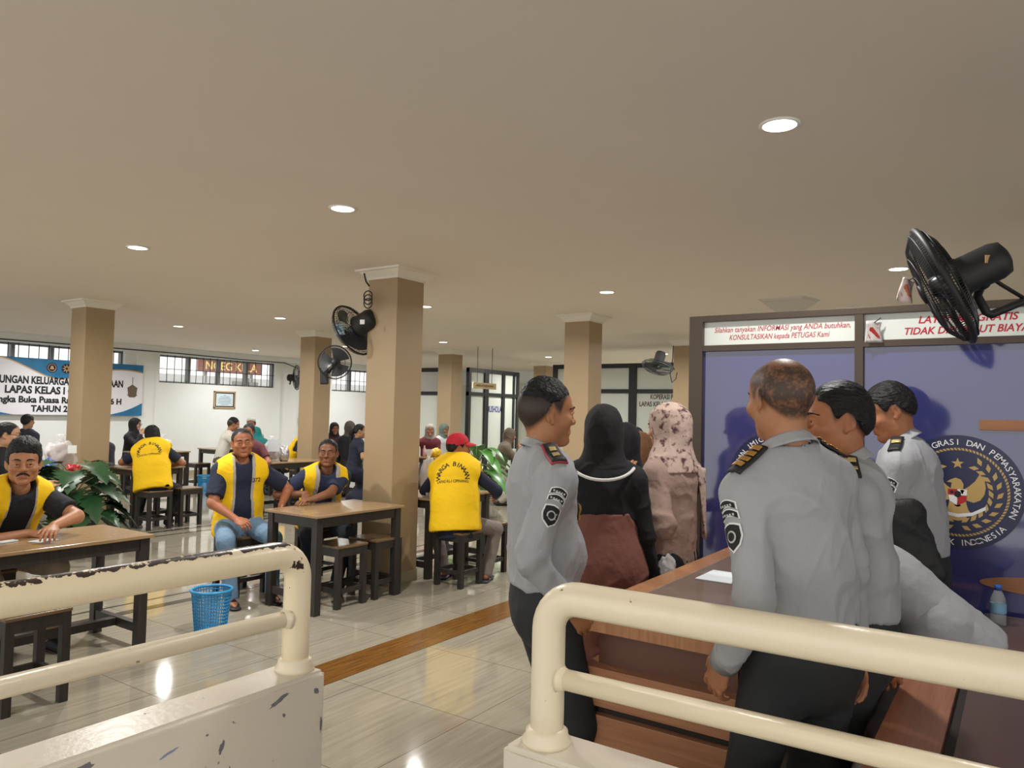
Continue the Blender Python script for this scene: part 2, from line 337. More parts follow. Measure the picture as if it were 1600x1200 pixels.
def handrail(name, label, post, d, length, mt, zt=1.1, zl=.88, R=.046, r=.028, slope=0.):
    t = thing(name, label, 'handrail', (post[0], post[1], .7)); p = np.array([post[0], post[1], 0.]); d = np.array(d, float); br = .09
    pts = [p+[0, 0, .7], p+[0, 0, .8], p+[0, 0, zt-br]]
    for k in range(1, 9): a = math.pi/2*k/8; pts.append(p+d*br*(1-math.cos(a))+np.array([0, 0, zt-br+br*math.sin(a)]))
    for k in range(1, 41): pts.append(p+d*(br+(length-br)*k/40)+np.array([0, 0, zt]))
    mb = MB(); mb.tube(pts, R, 32); o = build(mb, 'top_rail', mt, t, smooth=True)
    w = []
    for q in o.data.vertices:
        z = q.co.z+.7; s = (q.co-Vector((0, 0, 0))).dot(Vector(d)); nz = (z-zt)/R
        x = .885 if nz > .8 else (.885-.3*min(1, (.8-nz)*2.2)); bend = math.exp(-((s-.03)/.09)**2)*max(0, min(1, (z-zt+.16)/.1))
        w.append(max(x if s > .05 else .5, .70+.14*bend if bend > .1 else 0))
    o.data.attributes.new('wear', 'FLOAT', 'POINT').data.foreach_set('value', w)
    mb = MB(); mb.tube([p+[0, 0, zl]+d*(R-.012), p+[0, 0, zl]+d*length], r, 24); mb.lathe([(r+.012, 0), (r+.004, .008), (r, .02)], p+[0, 0, zl]+d*(R-.008), 24, d); build(mb, 'lower_rail', M_cream if mt is M_railR else M_railR, t, smooth=True)
    mb = MB(); mb.lathe([(R+.02, -.004), (R+.021, .012), (R+.013, .022), (R+.012, .034), (R+.002, .042), (R-.004, .044)], (post[0], post[1], .7), 32); build(mb, 'collar', M_railR, t, smooth=True)
    return t
_d = np.array([-1, .05, 0])/math.hypot(1, .05)
handrail('handrail', 'cream pipe handrail with its paint worn off along the top, left of the gap', (1.775, 2.09), _d, 2.7, M_railL)
_d = np.array([.03, -1, 0])/math.hypot(1, .03)
handrail('handrail', 'glossy cream pipe handrail right of the gap, in front of the uniformed men', (1.81, 1.09), _d, 2.9, M_railR)
# ---------------------------------------------------------------- tables, stools
def table(x0, x1, y0, y1, h, label, group='wooden tables of the visiting hall'):
    t = thing('wooden_table', label, 'table', ((x0+x1)/2, (y0+y1)/2, 0), group); L_ = .062
    build(MB().box((x0, y0, h-.022), (x1, y1, h)), 'tabletop', M_top, t, bevel=.004)
    mb = MB(); i = .03
    for a, b in (((x0+i, y0+i), (x1-i, y0+i+.025)), ((x0+i, y1-i-.025), (x1-i, y1-i)), ((x0+i, y0+i), (x0+i+.025, y1-i)), ((x1-i-.025, y0+i), (x1-i, y1-i))): mb.box((*a, h-.1), (*b, h-.022))
    build(mb, 'apron', M_dark, t)
    for x in (x0+.02, x1-.02-L_):
        for y in (y0+.02, y1-.02-L_): build(MB().box((x, y, 0), (x+L_, y+L_, h-.022)), 'leg', M_dark, t, bevel=.003)
    mb = MB()
    for x in (x0+.03, x1-.03-.045): mb.box((x, y0+.06, .1), (x+.045, y1-.06, .16))
    ym = (y0+y1)/2; mb.box((x0+.06, ym-.03, .105), (x1-.06, ym+.03, .155)); build(mb, 'stretcher', M_dark, t, bevel=.002)
    return t
def stool(x, y, label, h=.5, w=.33, group='dark wooden stools'):
    t = thing('wooden_stool', label, 'stool', (x+w/2, y+w/2, 0), group); l = .045
    build(MB().box((x, y, h-.02), (x+w, y+w, h)), 'seat', M_seat, t, bevel=.004)
    mb = MB()
    for a, b in (((.006, .006), (w-.006, .03)), ((.006, w-.03), (w-.006, w-.006)), ((.006, .006), (.03, w-.006)), ((w-.03, .006), (w-.006, w-.006))): mb.box((x+a[0], y+a[1], h-.085), (x+b[0], y+b[1], h-.02))
    build(mb, 'apron', M_dark, t)
    for a in (.004, w-.004-l):
        for b in (.004, w-.004-l): build(MB().box((x+a, y+b, 0), (x+a+l, y+b+l, h-.02)), 'leg', M_dark, t, bevel=.002)
    mb = MB(); k = .012
    for a, b in (((k, .012), (w-k, .04)), ((k, w-.04), (w-k, w-.012)), ((.012, k), (.04, w-k)), ((w-.04, k), (w-.012, w-k))): mb.box((x+a[0], y+a[1], .12), (x+b[0], y+b[1], .155))
    build(mb, 'stretcher', M_dark, t); return t
table(1.42, 2.86, 4.80, 5.46, .74, 'wooden table behind the left handrail, moustached man writing on it')
table(3.99, 4.98, 4.50, 5.13, .775, 'wooden table in front of the big tan column with two stools tucked under it')
table(5.54, 6.55, 4.68, 5.32, .77, 'wooden table in front of the man in the red cap')
table(5.36, 6.1, 9.56, 10.2, .77, 'dark wooden table in front of the vest-wearing person seen from behind at left')
table(7.25, 8.2, 12.7, 13.3, .77, 'dark wooden table by the far wall with the blue bin beside it')
table(7.1, 8.5, 9.42, 10.1, .77, 'wooden table with the big white-labelled food bag on it')
table(8.95, 10.2, 13.0, 13.65, .77, 'dark wooden table the man in the white T-shirt leans on')
table(11.4, 12.3, 11.6, 12.2, .77, 'wooden table beside the woman in the navy dress')
table(12.4, 13.3, 8.25, 8.8, .77, 'dark wooden table in front of the woman in the olive headscarf')
table(10.4, 11.5, 8.6, 9.25, .77, 'dark wooden table in front of the woman in maroon')
table(3.75, 4.7, 9.05, 9.7, .77, 'wooden table with snack bags behind the moustached man')
st = [(1.76, 4.26, 'dark wooden stool between the left handrail and the nearest table'),
      (2.0, 5.5, 'dark wooden stool the moustached man sits on'),
      (4.25, 4.53, 'brown-topped stool tucked under the middle table, left one of the two'),
      (4.67, 4.53, 'brown-topped stool tucked under the middle table, right one next to the column'),
      (3.98, 5.46, 'dark stool the man in jeans sits on'), (4.72, 5.30, 'dark stool the man leaning on the middle table sits on'),
      (5.44, 4.21, 'dark stool the man in the red cap sits on'), (6.02, 4.33, 'empty dark stool right of the man in the red cap'),
      (5.38, 9.2, 'dark stool the person in the yellow vest at left sits on'), (5.85, 9.25, 'dark stool right beside the vest-wearing person at left'),
      (7.45, 9.05, 'dark stool under the table with the food bag, left one'), (7.95, 9.05, 'dark stool under the table with the food bag, right one'),
      (8.6, 13.15, 'dark stool the man in the white T-shirt sits on'), (7.3, 13.4, 'dark stool at the far wall table, woman in black headscarf on it'),
      (10.95, 11.5, 'dark stool the woman in the navy dress sits on'), (11.95, 8.4, 'dark stool the woman in the olive headscarf sits on'), (11.45, 8.15, 'empty dark stool behind the leafy potted plant'),
      (9.0, 10.6, 'dark stool behind the second column')]
for x, y, l in st: stool(x, y, l)
# ---------------------------------------------------------------- baskets
M_blue = mat('blue_basket_plastic', '2F8FC4', .35)
def basket(c, h, r, label, group='blue plastic baskets'):
    t = thing('waste_basket', label, 'waste basket', c, group); c = np.array(c, float); mb = MB(); n = 40; rows = 12
    for k in range(n):
        for j in range(rows):
            if (k+j) % 2 and 0 < j < rows-1: pass
    for j in range(rows+1):
        z = h*j/rows; rr = r*(.78+.22*j/rows); mb.ring(c+[0, 0, z], (0, 0, 1), rr, .0045 if 0 < j < rows else .009, n, 5)
    for k in range(n):
        a = 2*math.pi*k/n; u = np.array([math.cos(a), math.sin(a), 0]); b_ = a+.5; w = np.array([math.cos(b_), math.sin(b_), 0])
        mb.tube([c+u*r*.78, c+u*r+[0, 0, h]], .004, 4, caps=False)
    build(mb, 'lattice', M_blue, t, smooth=True)
    mb = MB(); mb.lathe([(r*.77, .003), (r*.77, .012)], c, n); build(mb, 'bottom', M_blue, t)
    mb = MB(); mb.ring(c+[0, 0, h], (0, 0, 1), r+.004, .011, n, 8); build(mb, 'rim', M_blue, t, smooth=True)
basket((3.32, 4.82, 0), .29, .135, 'blue lattice plastic basket standing by the left handrail post')
basket((8.55, 12.75, 0), .3, .14, 'small blue lattice basket beside the far wall table')
# ---------------------------------------------------------------- counters
M_deskw = wood('counter_wood', 'A06C4C', 'B88564', 1, .32); M_deskv = wood('counter_wood_vertical', 'A06C4A', 'BC8A64', 2, .32)
M_deskb = mat('counter_brown_laminate', '6E4A3E', .35, var=.06, vs=20); M_gap = mat('counter_gap', '2B2522', .6)
M_film = mat('table_glass', 'B8ADA6', .04, alpha=.35)
dk = thing('reception_counter', 'long reception counter with wood-grain top beside the uniformed men', 'counter', (2.45, 1.03, 0))
YA, YB = .73, 1.34
build(MB().box((2.42, YA, .83), (4.2, YB, .9)), 'top_slab', M_deskv, dk, bevel=.003)
build(MB().box((2.50, YA+.05, .70), (4.16, YB-.05, .83)), 'recessed_panel', M_deskb, dk)
mb = MB(); mb.box((2.44, YA+.01, .565), (4.18, YB-.01, .70)); mb.box((2.44, YA+.01, .04), (4.18, YB-.01, .535)); build(mb, 'front_panel', M_deskw, dk, bevel=.002)
build(MB().box((2.47, YA+.03, 0), (4.15, YB-.03, .57)), 'groove', M_gap, dk)
build(MB().box((2.62, YA+.1, .9), (4.1, YB-.1, .905)), 'glass_sheet', M_film, dk)
pp = build(MB().box((3.17, 1.02, .9055), (3.4, 1.18, .9075)), 'paper', mat('paper_white', 'DDE6EA', .7)); tag(pp, 'white paper sheet lying on the reception counter top', 'paper')
M_red = wood('side_counter_wood', '96604A', 'AC7558', 0, .3); M_dbr = mat('side_counter_dark', '5A4440', .3, var=.08, vs=14)
d2 = thing('side_counter', 'low brown counter with a dark groove behind the right handrail', 'counter', (3.0, -.3, 0))
mb = MB(); mb.box((2.05, .19, .685), (4.2, .35, .72)); build(mb, 'edge_board', M_red, d2, bevel=.002)
build(MB().box((2.05, -1.6, .685), (4.2, .16, .72)), 'top_board', M_dbr, d2, bevel=.002)
mb = MB(); mb.box((2.07, .12, .1), (4.18, .33, .70)); mb.box((2.07, -1.58, 0), (4.18, .12, .685)); build(mb, 'carcass', M_gap, d2)
# water bottle
wb_ = thing('water_bottle', 'small clear water bottle with a blue cap on the side counter', 'bottle', (3.99, .1, .72)); c0 = (3.99, .1, .72)
mb = MB(); mb.lathe([(.028, 0), (.031, .004), (.031, .05), (.029, .055), (.031, .06), (.031, .1), (.028, .118), (.018, .142), (.013, .152), (.013, .16)], c0, 24); build(mb, 'bottle_body', mat('bottle_plastic', 'EAF2F6', .05, alpha=.22), wb_, smooth=True)
mb = MB(); mb.lathe([(.0315, .055), (.0318, .095)], c0, 24, cap=False); build(mb, 'label', mat('bottle_label', '7FB0D0', .5), wb_, smooth=True)
mb = MB(); mb.lathe([(.0145, .152), (.015, .172), (.012, .174)], c0, 20); build(mb, 'cap', mat('bottle_cap', '2A5FB0', .4), wb_, smooth=True)
# ---------------------------------------------------------------- glass partition with the blue film
PX = 4.25; RT = np.array([0, -1., 0]); UP = np.array([0, 0, 1.])
def pp3(y, z, off=0.): return np.array([PX-off, y, z])
gp = thing('glass_partition', 'blue-filmed glass partition with white header panes and two round emblems', 'partition', (PX, 0, 0))
M_fr = mat('bronze_frame', '4A3F35', .4, .3); M_film2 = mat('blue_window_film', '383B70', .06, spec=.9, var=.05, vs=2.5, coat=.6); M_hdr = mat('header_film', 'D3D8D2', .12, spec=.6, var=.03, vs=3)
mb = MB(); mb.box((PX-.03, 1.545, 0), (PX+.05, 1.625, 2.19)); mb.box((PX-.03, -1.6, 2.155), (PX+.05, 1.545, 2.19)); build(mb, 'frame', M_fr, gp, bevel=.002)
mb = MB(); mb.box((PX-.028, .69, 0), (PX+.048, .73, 2.155)); build(mb, 'mullion', M_fr, gp)
mb = MB(); mb.box((PX-.027, .73, 1.985), (PX+.047, 1.545, 2.018)); mb.box((PX-.027, -1.6, 1.985), (PX+.047, .69, 2.018)); build(mb, 'transom', M_fr, gp)
for a, b in ((.73, 1.545), (-1.6, .69)):
    build(MB().box((PX, a, 0), (PX+.012, b, 1.985)), 'film_panel', M_film2, gp)
    build(MB().box((PX+.004, a, 2.018), (PX+.016, b, 2.155)), 'header_pane', M_hdr, gp)
M_redt = mat('red_lettering', 'B01F35', .5); M_wt = mat('white_lettering', 'E8E8EA', .5)
mb = MB(); q = pp3(1.13, 2.085, -.002)
put_text(mb, 'Silahkan tanyakan INFORMASI yang ANDA butuhkan,', pp3(1.12, 2.093, -.003), RT, UP, .042, .006, .25, width=.73)
put_text(mb, 'KONSULTASIKAN kepada PETUGAS Kami', pp3(1.13, 2.048, -.003), RT, UP, .042, .006, .25, width=.54)
put_text(mb, 'LAYANAN GRATIS', pp3(.235, 2.098, -.003), RT, UP, .05, .022, .25, width=.42)
put_text(mb, 'TIDAK DIPUNGUT BIAYA', pp3(.245, 2.043, -.003), RT, UP, .05, .022, .25, width=.52)
build(mb, 'red_writing', M_redt, gp)
def poly(mb, pts, o, off, s=1., mirror=False):
    v = [o+RT*(-x if mirror else x)*s+UP*y*s+np.array([-off, 0, 0]) for x, y in pts]; mb.add(v, [tuple(range(len(v)))])
M_lg = mat('emblem_gold', 'BFA063', .45, .2); M_er = mat('emblem_red', 'B3202C', .45); M_eb = mat('emblem_black', '1A1A1C', .45); M_eg = mat('emblem_green', '3F6B45', .5)
def emblem(yc, zc, R):
    o = pp3(yc, zc); mb = MB(); mb.lathe([(R, 0), (R, .002)], pp3(yc, zc, .0005), 72, (-1, 0, 0)); e = build(mb, 'emblem', M_navy, gp)
    mb = MB()
    for k in range(84):
        a = 2*math.pi*k/84; b = a+.075*.7; r0, r1 = R*.735, R*.775
        p = [(r0*math.cos(a), r0*math.sin(a)), (r0*math.cos(a+.05), r0*math.sin(a+.05)), (r1*math.cos(a+.085), r1*math.sin(a+.085)), (r1*math.cos(a+.035), r1*math.sin(a+.035))]
        poly(mb, p, o, .0035)
    build(mb, 'rope_ring', M_lg, e)
    mb = MB()
    for sgn in (1, -1):
        for k in range(10):
            a = math.radians(-84+k*15.2); r = R*.56
            for side in (1, -1):
                cx, cy = r*math.cos(a), r*math.sin(a); ta = a+math.pi/2+side*-.55; L_ = R*.16; w = R*.038; ox, oy = cx+side*R*.028*math.cos(a), cy+side*R*.028*math.sin(a)
                tx, ty = math.cos(ta), math.sin(ta); nx, ny = -ty, tx
                p = [(ox, oy), (ox+tx*L_*.45+nx*w, oy+ty*L_*.45+ny*w), (ox+tx*L_, oy+ty*L_), (ox+tx*L_*.45-nx*w, oy+ty*L_*.45-ny*w)]
                poly(mb, p, o, .0035, 1, sgn < 0)
    build(mb, 'wreath', M_lg, e)
    mb = MB(); st_ = [(R*.1*(1 if k % 2 == 0 else .42)*math.sin(math.pi*k/5), R*.5+R*.1*(1 if k % 2 == 0 else .42)*math.cos(math.pi*k/5)) for k in range(10)]; poly(mb, st_, o, .0035)
    s = R
    for mir in (False, True):
        w = [(.05, .02), (.16, .10), (.26, .20), (.33, .33), (.40, .24), (.42, .10), (.40, -.02), (.34, -.12), (.24, -.17), (.14, -.14), (.06, -.1)]
        poly(mb, w, o, .0035, s, mir)
        poly(mb, [(.02, -.2), (.12, -.16), (.16, -.3), (.2, -.36), (.12, -.36), (.08, -.27)], o, .0037, s, mir)
    poly(mb, [(-.11, .04), (.08, .04), (.09, .14), (.05, .22), (-.03, .25), (-.1, .22), (-.17, .17), (-.09, .16)], o, .0039, s)
    poly(mb, [(-.07, -.18), (.07, -.18), (.14, -.46), (.07, -.49), (0, -.5), (-.07, -.49), (-.14, -.46)], o, .0036, s)
    poly(mb, [(-.13, .06), (.13, .06), (.13, -.2), (0, -.26), (-.13, -.2)], o, .0036, s)
    build(mb, 'eagle', M_lg, e)
    for nm, m, ps in (('shield_red', M_er, ([(-.15, .05), (-.01, .05), (-.01, -.05), (-.15, -.05)], [(.0, -.06), (.14, -.06), (.13, -.16), (.0, -.23)])),
                      ('shield_white', M_wt, ([(.0, .05), (.14, .05), (.14, -.05), (.0, -.05)], [(-.14, -.06), (-.01, -.06), (-.01, -.23), (-.12, -.16)], [(-.42, -.22), (-.22, -.34), (0, -.38), (.22, -.34), (.42, -.22), (.42, -.28), (.22, -.4), (0, -.44), (-.22, -.4), (-.42, -.28)])),
                      ('shield_black', M_eb, ([(-.05, 0), (0, .025), (.05, 0), (.05, -.07), (0, -.1), (-.05, -.07)], [(-.12, 0), (-.09, .03), (-.06, .01), (-.07, -.03), (-.11, -.03)])),
                      ('shield_green', M_eg, ([(.05, .01), (.03, .03), (.07, .045), (.11, .03), (.09, .01), (.08, -.03), (.06, -.03)],))):
        mb = MB()
        for p in ps: poly(mb, p, o, .0042 if nm != 'shield_black' else .0048, s)
        build(mb, nm, m, e)
    mb = MB(); arc_text(mb, 'KEMENTERIAN IMIGRASI DAN PEMASYARAKATAN', o, RT, UP, R*.83, 203, -23, R*.145, .004, True, .0035)
    arc_text(mb, 'REPUBLIK INDONESIA', o, RT, UP, R*.93, 226, 318, R*.145, .004, False, .0035); build(mb, 'ring_lettering', M_wt, e)
emblem(.27, 1.27, .275); emblem(1.115, 1.265, .275)
M_brn = wood('service_slot_wood', '8A5A38', '9C6A45', 1, .4)
build(MB().box((PX-.012, -.5, 1.572), (PX+.002, .18, 1.622)), 'speaking_slot_board', M_brn, gp, bevel=.002)
mb = MB(); n = 40; prof = [(.45*math.cos(math.pi*k/n), .05*math.sin(math.pi*k/n)) for k in range(n+1)]+[(.45*math.cos(math.pi*k/n), -.045*math.sin(math.pi*k/n)) for k in range(n, 0-1, -1)]
v = [pp3(-.27-x, .855+y, .006) for x, y in prof]+[pp3(-.27-x, .855+y, -.002) for x, y in prof]; m_ = len(prof)
mb.add(v, [tuple(range(m_))]+[(i, (i+1) % m_, m_+(i+1) % m_, m_+i) for i in range(m_)]); build(mb, 'pass_through_board', M_brn, gp)
# ---------------------------------------------------------------- the other glazed rooms
M_wfilm = mat('white_frosted_pane', 'CDD3CB', .25, var=.03, vs=2); M_bfr = mat('black_frame', '15161A', .4)
def room_front(name, label, plane, c, a, b, ztop, zbar, posts, extra=None):
    """a black framed glazed front on plane x=c or y=c from a to b"""
    def P(u, z, o=0.): return (c+o, u, z) if plane == 'x' else (u, c+o, z)
    t = thing(name, label, 'glazed partition', P((a+b)/2, 0)); mb = MB()
    def bar(u0, u1, z0, z1, w=.04): mb.box(P(u0, z0, -w), P(u1, z1, w))
    bar(a, b, ztop-.09, ztop); bar(a, b, zbar-.04, zbar+.04); bar(a, b, 0, .1)
    for u, w in posts: bar(u-w/2, u+w/2, 0, ztop, .045)
    build(mb, 'frame', M_bfr, t)
    us = sorted(u for u, w in posts)
    for u0, u1 in zip(us, us[1:]):
        build(MB().box(P(u0, .1, -.006), P(u1, zbar-.04, .006)), 'pane', M_wfilm, t); build(MB().box(P(u0, zbar+.04, -.006), P(u1, ztop-.09, .006)), 'pane', extra or M_wfilm, t)
    return t, P
mu, P_ = room_front('prayer_room_front', 'black framed glazed front of the prayer room with blue lettering', 'y', 10.25, 13.3, 15.3, 2.6, 2.02, [(13.34, .08), (13.95, .1), (14.02, .06), (14.66, .1), (15.1, .06), (15.26, .09)])
mb = MB(); put_text(mb, 'MUSHOLA', (14.33, 10.2425, 1.62), (1, 0, 0), (0, 0, 1), .2, .03, width=.58); build(mb, 'lettering', mat('blue_lettering', '2A2F86', .5), mu)
t_, P_ = room_front('prayer_room_side', 'black framed frosted side pane between the big column and the third column', 'x', 13.25, 10.45, 12.3, 2.6, 2.02, [(10.5, .1), (12.25, .1)], M_glass)
kp, P_ = room_front('cooperative_front', 'black framed white glazed front of the cooperative shop', 'x', 13.6, 3.0, 8.2, 2.64, 2.09, [(3.05, .1), (4.6, .1), (6.37, .16), (8.15, .1)])
mb = MB(); put_text(mb, 'KOPERASI PEGAWAI', (13.59, 5.6, 1.94), (0, -1, 0), (0, 0, 1), .13, .02, width=.8); put_text(mb, 'LAPAS KELAS 1 CIPINANG', (13.59, 5.68, 1.80), (0, -1, 0), (0, 0, 1), .13, .02, width=1.1)
build(mb, 'lettering', mat('brown_lettering', '3A2A22', .5), kp)
hs = thing('hanging_sign', 'small cream sign hanging on two wires before the prayer room', 'sign', tuple(W(757, 603, 15.3)))
c = W(757, 603, 15.3); mb = MB(); mb.obox(c, (.8, .02, .125), np.array([[1, 0, 0], [0, 1, 0], [0, 0, 1]])); build(mb, 'board', mat('sign_cream', 'EAD9B0', .5), hs, bevel=.003)
mb = MB(); put_text(mb, 'AREA KUNJUNGAN', c+np.array([0, -.013, -.02]), (1, 0, 0), (0, 0, 1), .06, .02, width=.6); build(mb, 'lettering', mat('sign_brown', '7A4A22', .5), hs)
mb = MB(); mb.cyl(c+[-.25, 0, .06], (c[0]-.25, c[1], ZC), .006, n=6); mb.cyl(c+[.25, 0, .06], (c[0]+.25, c[1], ZC), .006, n=6); build(mb, 'wire', M_bar, hs)
# ---------------------------------------------------------------- banner, certificate, outlet
YW = Y1-.061
bn = thing('banner', 'wide white and blue event banner hung across the far wall', 'banner', (7.4, YW-.03, 1.9)); BX0, BX1, BZ0, BZ1 = 4.5, 9.16, 1.36, 2.47
YB_ = YW-.05
def bp(x, z, o=0.): return (x, YB_-o, z)
mb = MB(); mb.box((BX0, YB_, BZ0), (BX1, YB_+.03, BZ1)); build(mb, 'cloth', mat('banner_white', 'E9E9F2', .6), bn)
mb = MB(); xs_ = np.linspace(BX0, BX1, 90)
def low(x): return BZ1-.2-.07*math.sin((x-BX0)*2.6)-.12*math.exp(-((x-7.4)/.5)**2)+.13*math.exp(-((x-6.2)/.5)**2)
for a, b in zip(xs_, xs_[1:]): mb.add([bp(a, BZ1, .002), bp(b, BZ1, .002), bp(b, low(b), .002), bp(a, low(a), .002)], [(0, 3, 2, 1)])
M_bb = mat('banner_blue', '1F6E9E', .6, var=.55, vs=5); build(mb, 'blue_border', M_bb, bn); mb = MB()
for a, b in zip(xs_, xs_[1:]):
    f = lambda x: BZ0+max(0, .28*((x-8.2)/.96)**2 if x > 8.2 else 0)+max(0, .12*((6.6-x)/.6) if x < 6.6 else 0)
    if f(a) > BZ0 or f(b) > BZ0: mb.add([bp(a, BZ0, .002), bp(b, BZ0, .002), bp(b, f(b), .002), bp(a, f(a), .002)], [(0, 1, 2, 3)])
    if 7.0 < a < 7.06: build(mb, 'blue_lower_left', M_bb, bn); mb = MB()
build(mb, 'blue_lower_right', M_bb, bn)
mb = MB()
for a, b in zip(xs_, xs_[1:]): mb.add([bp(a, low(a)+.012, .004), bp(b, low(b)+.012, .004), bp(b, low(b)-.012, .004), bp(a, low(a)-.012, .004)], [(0, 3, 2, 1)])
build(mb, 'gold_line', mat('banner_gold', 'C9A46A', .5), bn)
mb = MB(); R_ = (1, 0, 0); U_ = (0, 0, 1)
for tx, xc, z, s, w in (('LAYANAN KUNJUNGAN KELUARGA WARGA BINAAN', 7.02, 1.97, .2, 3.4), ('LAPAS KELAS I CIPINANG', 7.42, 1.78, .2, 1.95), ('Dalam Rangka Buka Puasa Ramadhan 1446 H', 7.2, 1.60, .17, 3.0), ('TAHUN 2025', 7.38, 1.425, .17, .92)):
    put_text(mb, tx, (xc, YB_-.004, z), R_, U_, s, .04, width=w)
build(mb, 'lettering', mat('banner_black', '15171D', .6), bn)
mb = MB()
for x in (7.27, 7.55): mb.lathe([(.1, 0), (.1, .003)], (x, YB_-.002, 2.3), 28, (0, -1, 0))
build(mb, 'round_logo', M_navy, bn)
mb = MB(); mb.ring((7.27, YB_-.006, 2.3), (0, 1, 0), .075, .006, 24, 5)
for k in range(8): a = k*math.pi/4; mb.add([(7.55+.03*math.cos(a+.6), YB_-.007, 2.3+.03*math.sin(a+.6)), (7.55+.1*math.cos(a), YB_-.007, 2.3+.1*math.sin(a)), (7.55+.03*math.cos(a-.6), YB_-.007, 2.3+.03*math.sin(a-.6))], [(0, 1, 2)])
poly2 = [(7.27-.04, 2.27), (7.27+.04, 2.27), (7.27+.02, 2.34), (7.27-.02, 2.34)]; mb.add([(x, YB_-.007, z) for x, z in poly2], [(0, 1, 2, 3)]); build(mb, 'logo_detail', M_lg, bn)
mb = MB(); lx_, lz = 8.93, 1.9
for pts in ([(-.09, -.08), (.09, -.08), (.11, .06), (-.11, .06)], [(-.12, .06), (.12, .06), (0, .14)], [(-.12, -.08), (.12, -.08), (.06, -.14), (-.06, -.14)], [(-.006, .14), (.006, .14), (.006, .3), (-.006, .3)]): mb.add([(lx_+x, YB_-.004, lz+z) for x, z in pts], [tuple(range(len(pts)))])
build(mb, 'lantern_print', mat('banner_lantern', '6B5A48', .6), bn)
ct = thing('framed_certificate', 'framed certificate with a light wood frame on the far wall', 'picture frame', (11.3, Y1, 1.78)); yq = Y1-.002; a0, a1, z0, z1 = 11.0, 11.6, 1.56, 1.98
mb = MB(); w = .035
for A, B in (((a0, z0), (a1, z0+w)), ((a0, z1-w), (a1, z1)), ((a0, z0), (a0+w, z1)), ((a1-w, z0), (a1, z1))): mb.box((A[0], yq-.03, A[1]), (B[0], yq, B[1]))
build(mb, 'frame', mat('light_frame_wood', 'B39A78', .5), ct, bevel=.004)
build(MB().box((a0+w, yq-.012, z0+w), (a1-w, yq-.008, z1-w)), 'mount', mat('mount_black', '22242A', .5), ct)
build(MB().box((a0+.065, yq-.015, z0+.06), (a1-.065, yq-.012, z1-.06)), 'paper', mat('certificate_paper', 'CFE0EA', .5), ct)
mb = MB()
for k, w_ in enumerate((.06, .26, .34, .36, .34, .36, .2)): mb.box((11.3-w_/2, yq-.0165, 1.875-.038*k), (11.3+w_/2, yq-.0155, 1.885-.038*k))
build(mb, 'printed_lines', mat('print_blue', '5B7688', .6), ct)
so = thing('wall_outlet', 'black socket box low on the far wall under the wall fan', 'outlet', (13.5, Y1-.06, 1.3)); mb = MB(); mb.box((13.6, Y1-.05, 1.2), (13.74, Y1, 1.38)); build(mb, 'box', M_black, so, bevel=.01)
mb = MB(); mb.tube([(13.67, Y1-.02, 1.38), (13.68, Y1-.02, 1.9), (13.72, Y1-.02, 2.2)], .012, 6); build(mb, 'cable', M_black, so)
cb = MB(); cb.tube([(6, Y1-.11, 2.79), (8.5, Y1-.11, 2.8), (10, Y1-.11, 2.80), (12, Y1-.11, 2.78), (13.0, Y1-.11, 2.79), (13.4, Y1-.11, 2.68), (13.7, Y1-.09, 2.4), (13.75, Y1-.07, 2.25)], .012, 6)
tag(build(cb, 'wall_cable', M_black), 'black cable running along the top of the far wall', 'cable')
# ---------------------------------------------------------------- fans
M_fan = mat('fan_black', '1B1C1F', .55); M_fang = mat('fan_grey', '55585C', .4); M_blade = mat('fan_blade', '3A3C40', .35)
def fan(label, c, n, R, mount, col=M_fan, ring=.008, wires=64, motor=.15, mr=.075, depth=.16, cagecol=None, upref=None):
    c = np.array(c, float); n = np.array(n, float); n /= np.linalg.norm(n); a = np.cross(n, [0, 0, 1]); a /= np.linalg.norm(a); b = np.cross(n, a)
    t = thing('wall_fan', label, 'fan', tuple(c)); mb = MB(); cc = cagecol or col
    for off, r_ in ((.0, R), (depth*.55, R*.62), (-depth*.45, R*.62), (depth*.62, R*.3), (-depth*.5, R*.3), (depth*.22, R*.95), (-depth*.2, R*.95)): mb.ring(c+n*off, n, r_, ring if r_ == R else max(.0022, ring*.22), 48, 6)
    for k in range(wires):
        th = 2*math.pi*k/wires; u = math.cos(th)*a+math.sin(th)*b
        for sg in (.62, -.5):
            mb.tube([c+u*R*.16+n*depth*sg, c+u*R*.45+n*depth*sg*.98, c+u*R*.75+n*depth*sg*.8, c+u*R*.95+n*depth*sg*.35, c+u*R], .0015*R/.25, 4, caps=False)
    mb.lathe([(R*.17, 0), (R*.16, .012), (.01, .016)], c+n*depth*.6, 24, n)
    build(mb, 'cage', cc, t, smooth=True)
    mb = MB()
    for k in range(3):
        t0 = 2*math.pi*k/3
        def bl(u, v):
            th = t0+(v-.5)*1.55; r = R*(.2+.68*u); w = math.cos(th)*a+math.sin(th)*b; return c+w*r+n*((v-.5)*.07*R/.25)
        mb.grid(bl, 6, 8)
    o = build(mb, 'blade', M_blade, t, smooth=True)
    mb = MB(); mb.lathe([(R*.2, -.03), (R*.2, .03), (R*.1, .045)], c, 24, n); build(mb, 'hub', M_blade, t, smooth=True)
    mb = MB(); m0 = c-n*(depth*.45)
    mb.lathe([(mr*1.05, 0), (mr*1.1, .015), (mr, .025), (mr, motor*.75), (mr*.85, motor*.93), (mr*.4, motor)], m0, 28, -n); build(mb, 'motor', col, t, smooth=True)
    if mount is not None:
        mb = MB(); p0 = m0-n*motor*.5-np.array([0, 0, mr*.8]); pts = [p0]+[np.array(q, float) for q in mount]; mb.tube(pts, .017*R/.25, 10); mb.sphere(p0, .03*R/.25, 12, 8); build(mb, 'bracket', col, t, smooth=True)
    return t, m0, n
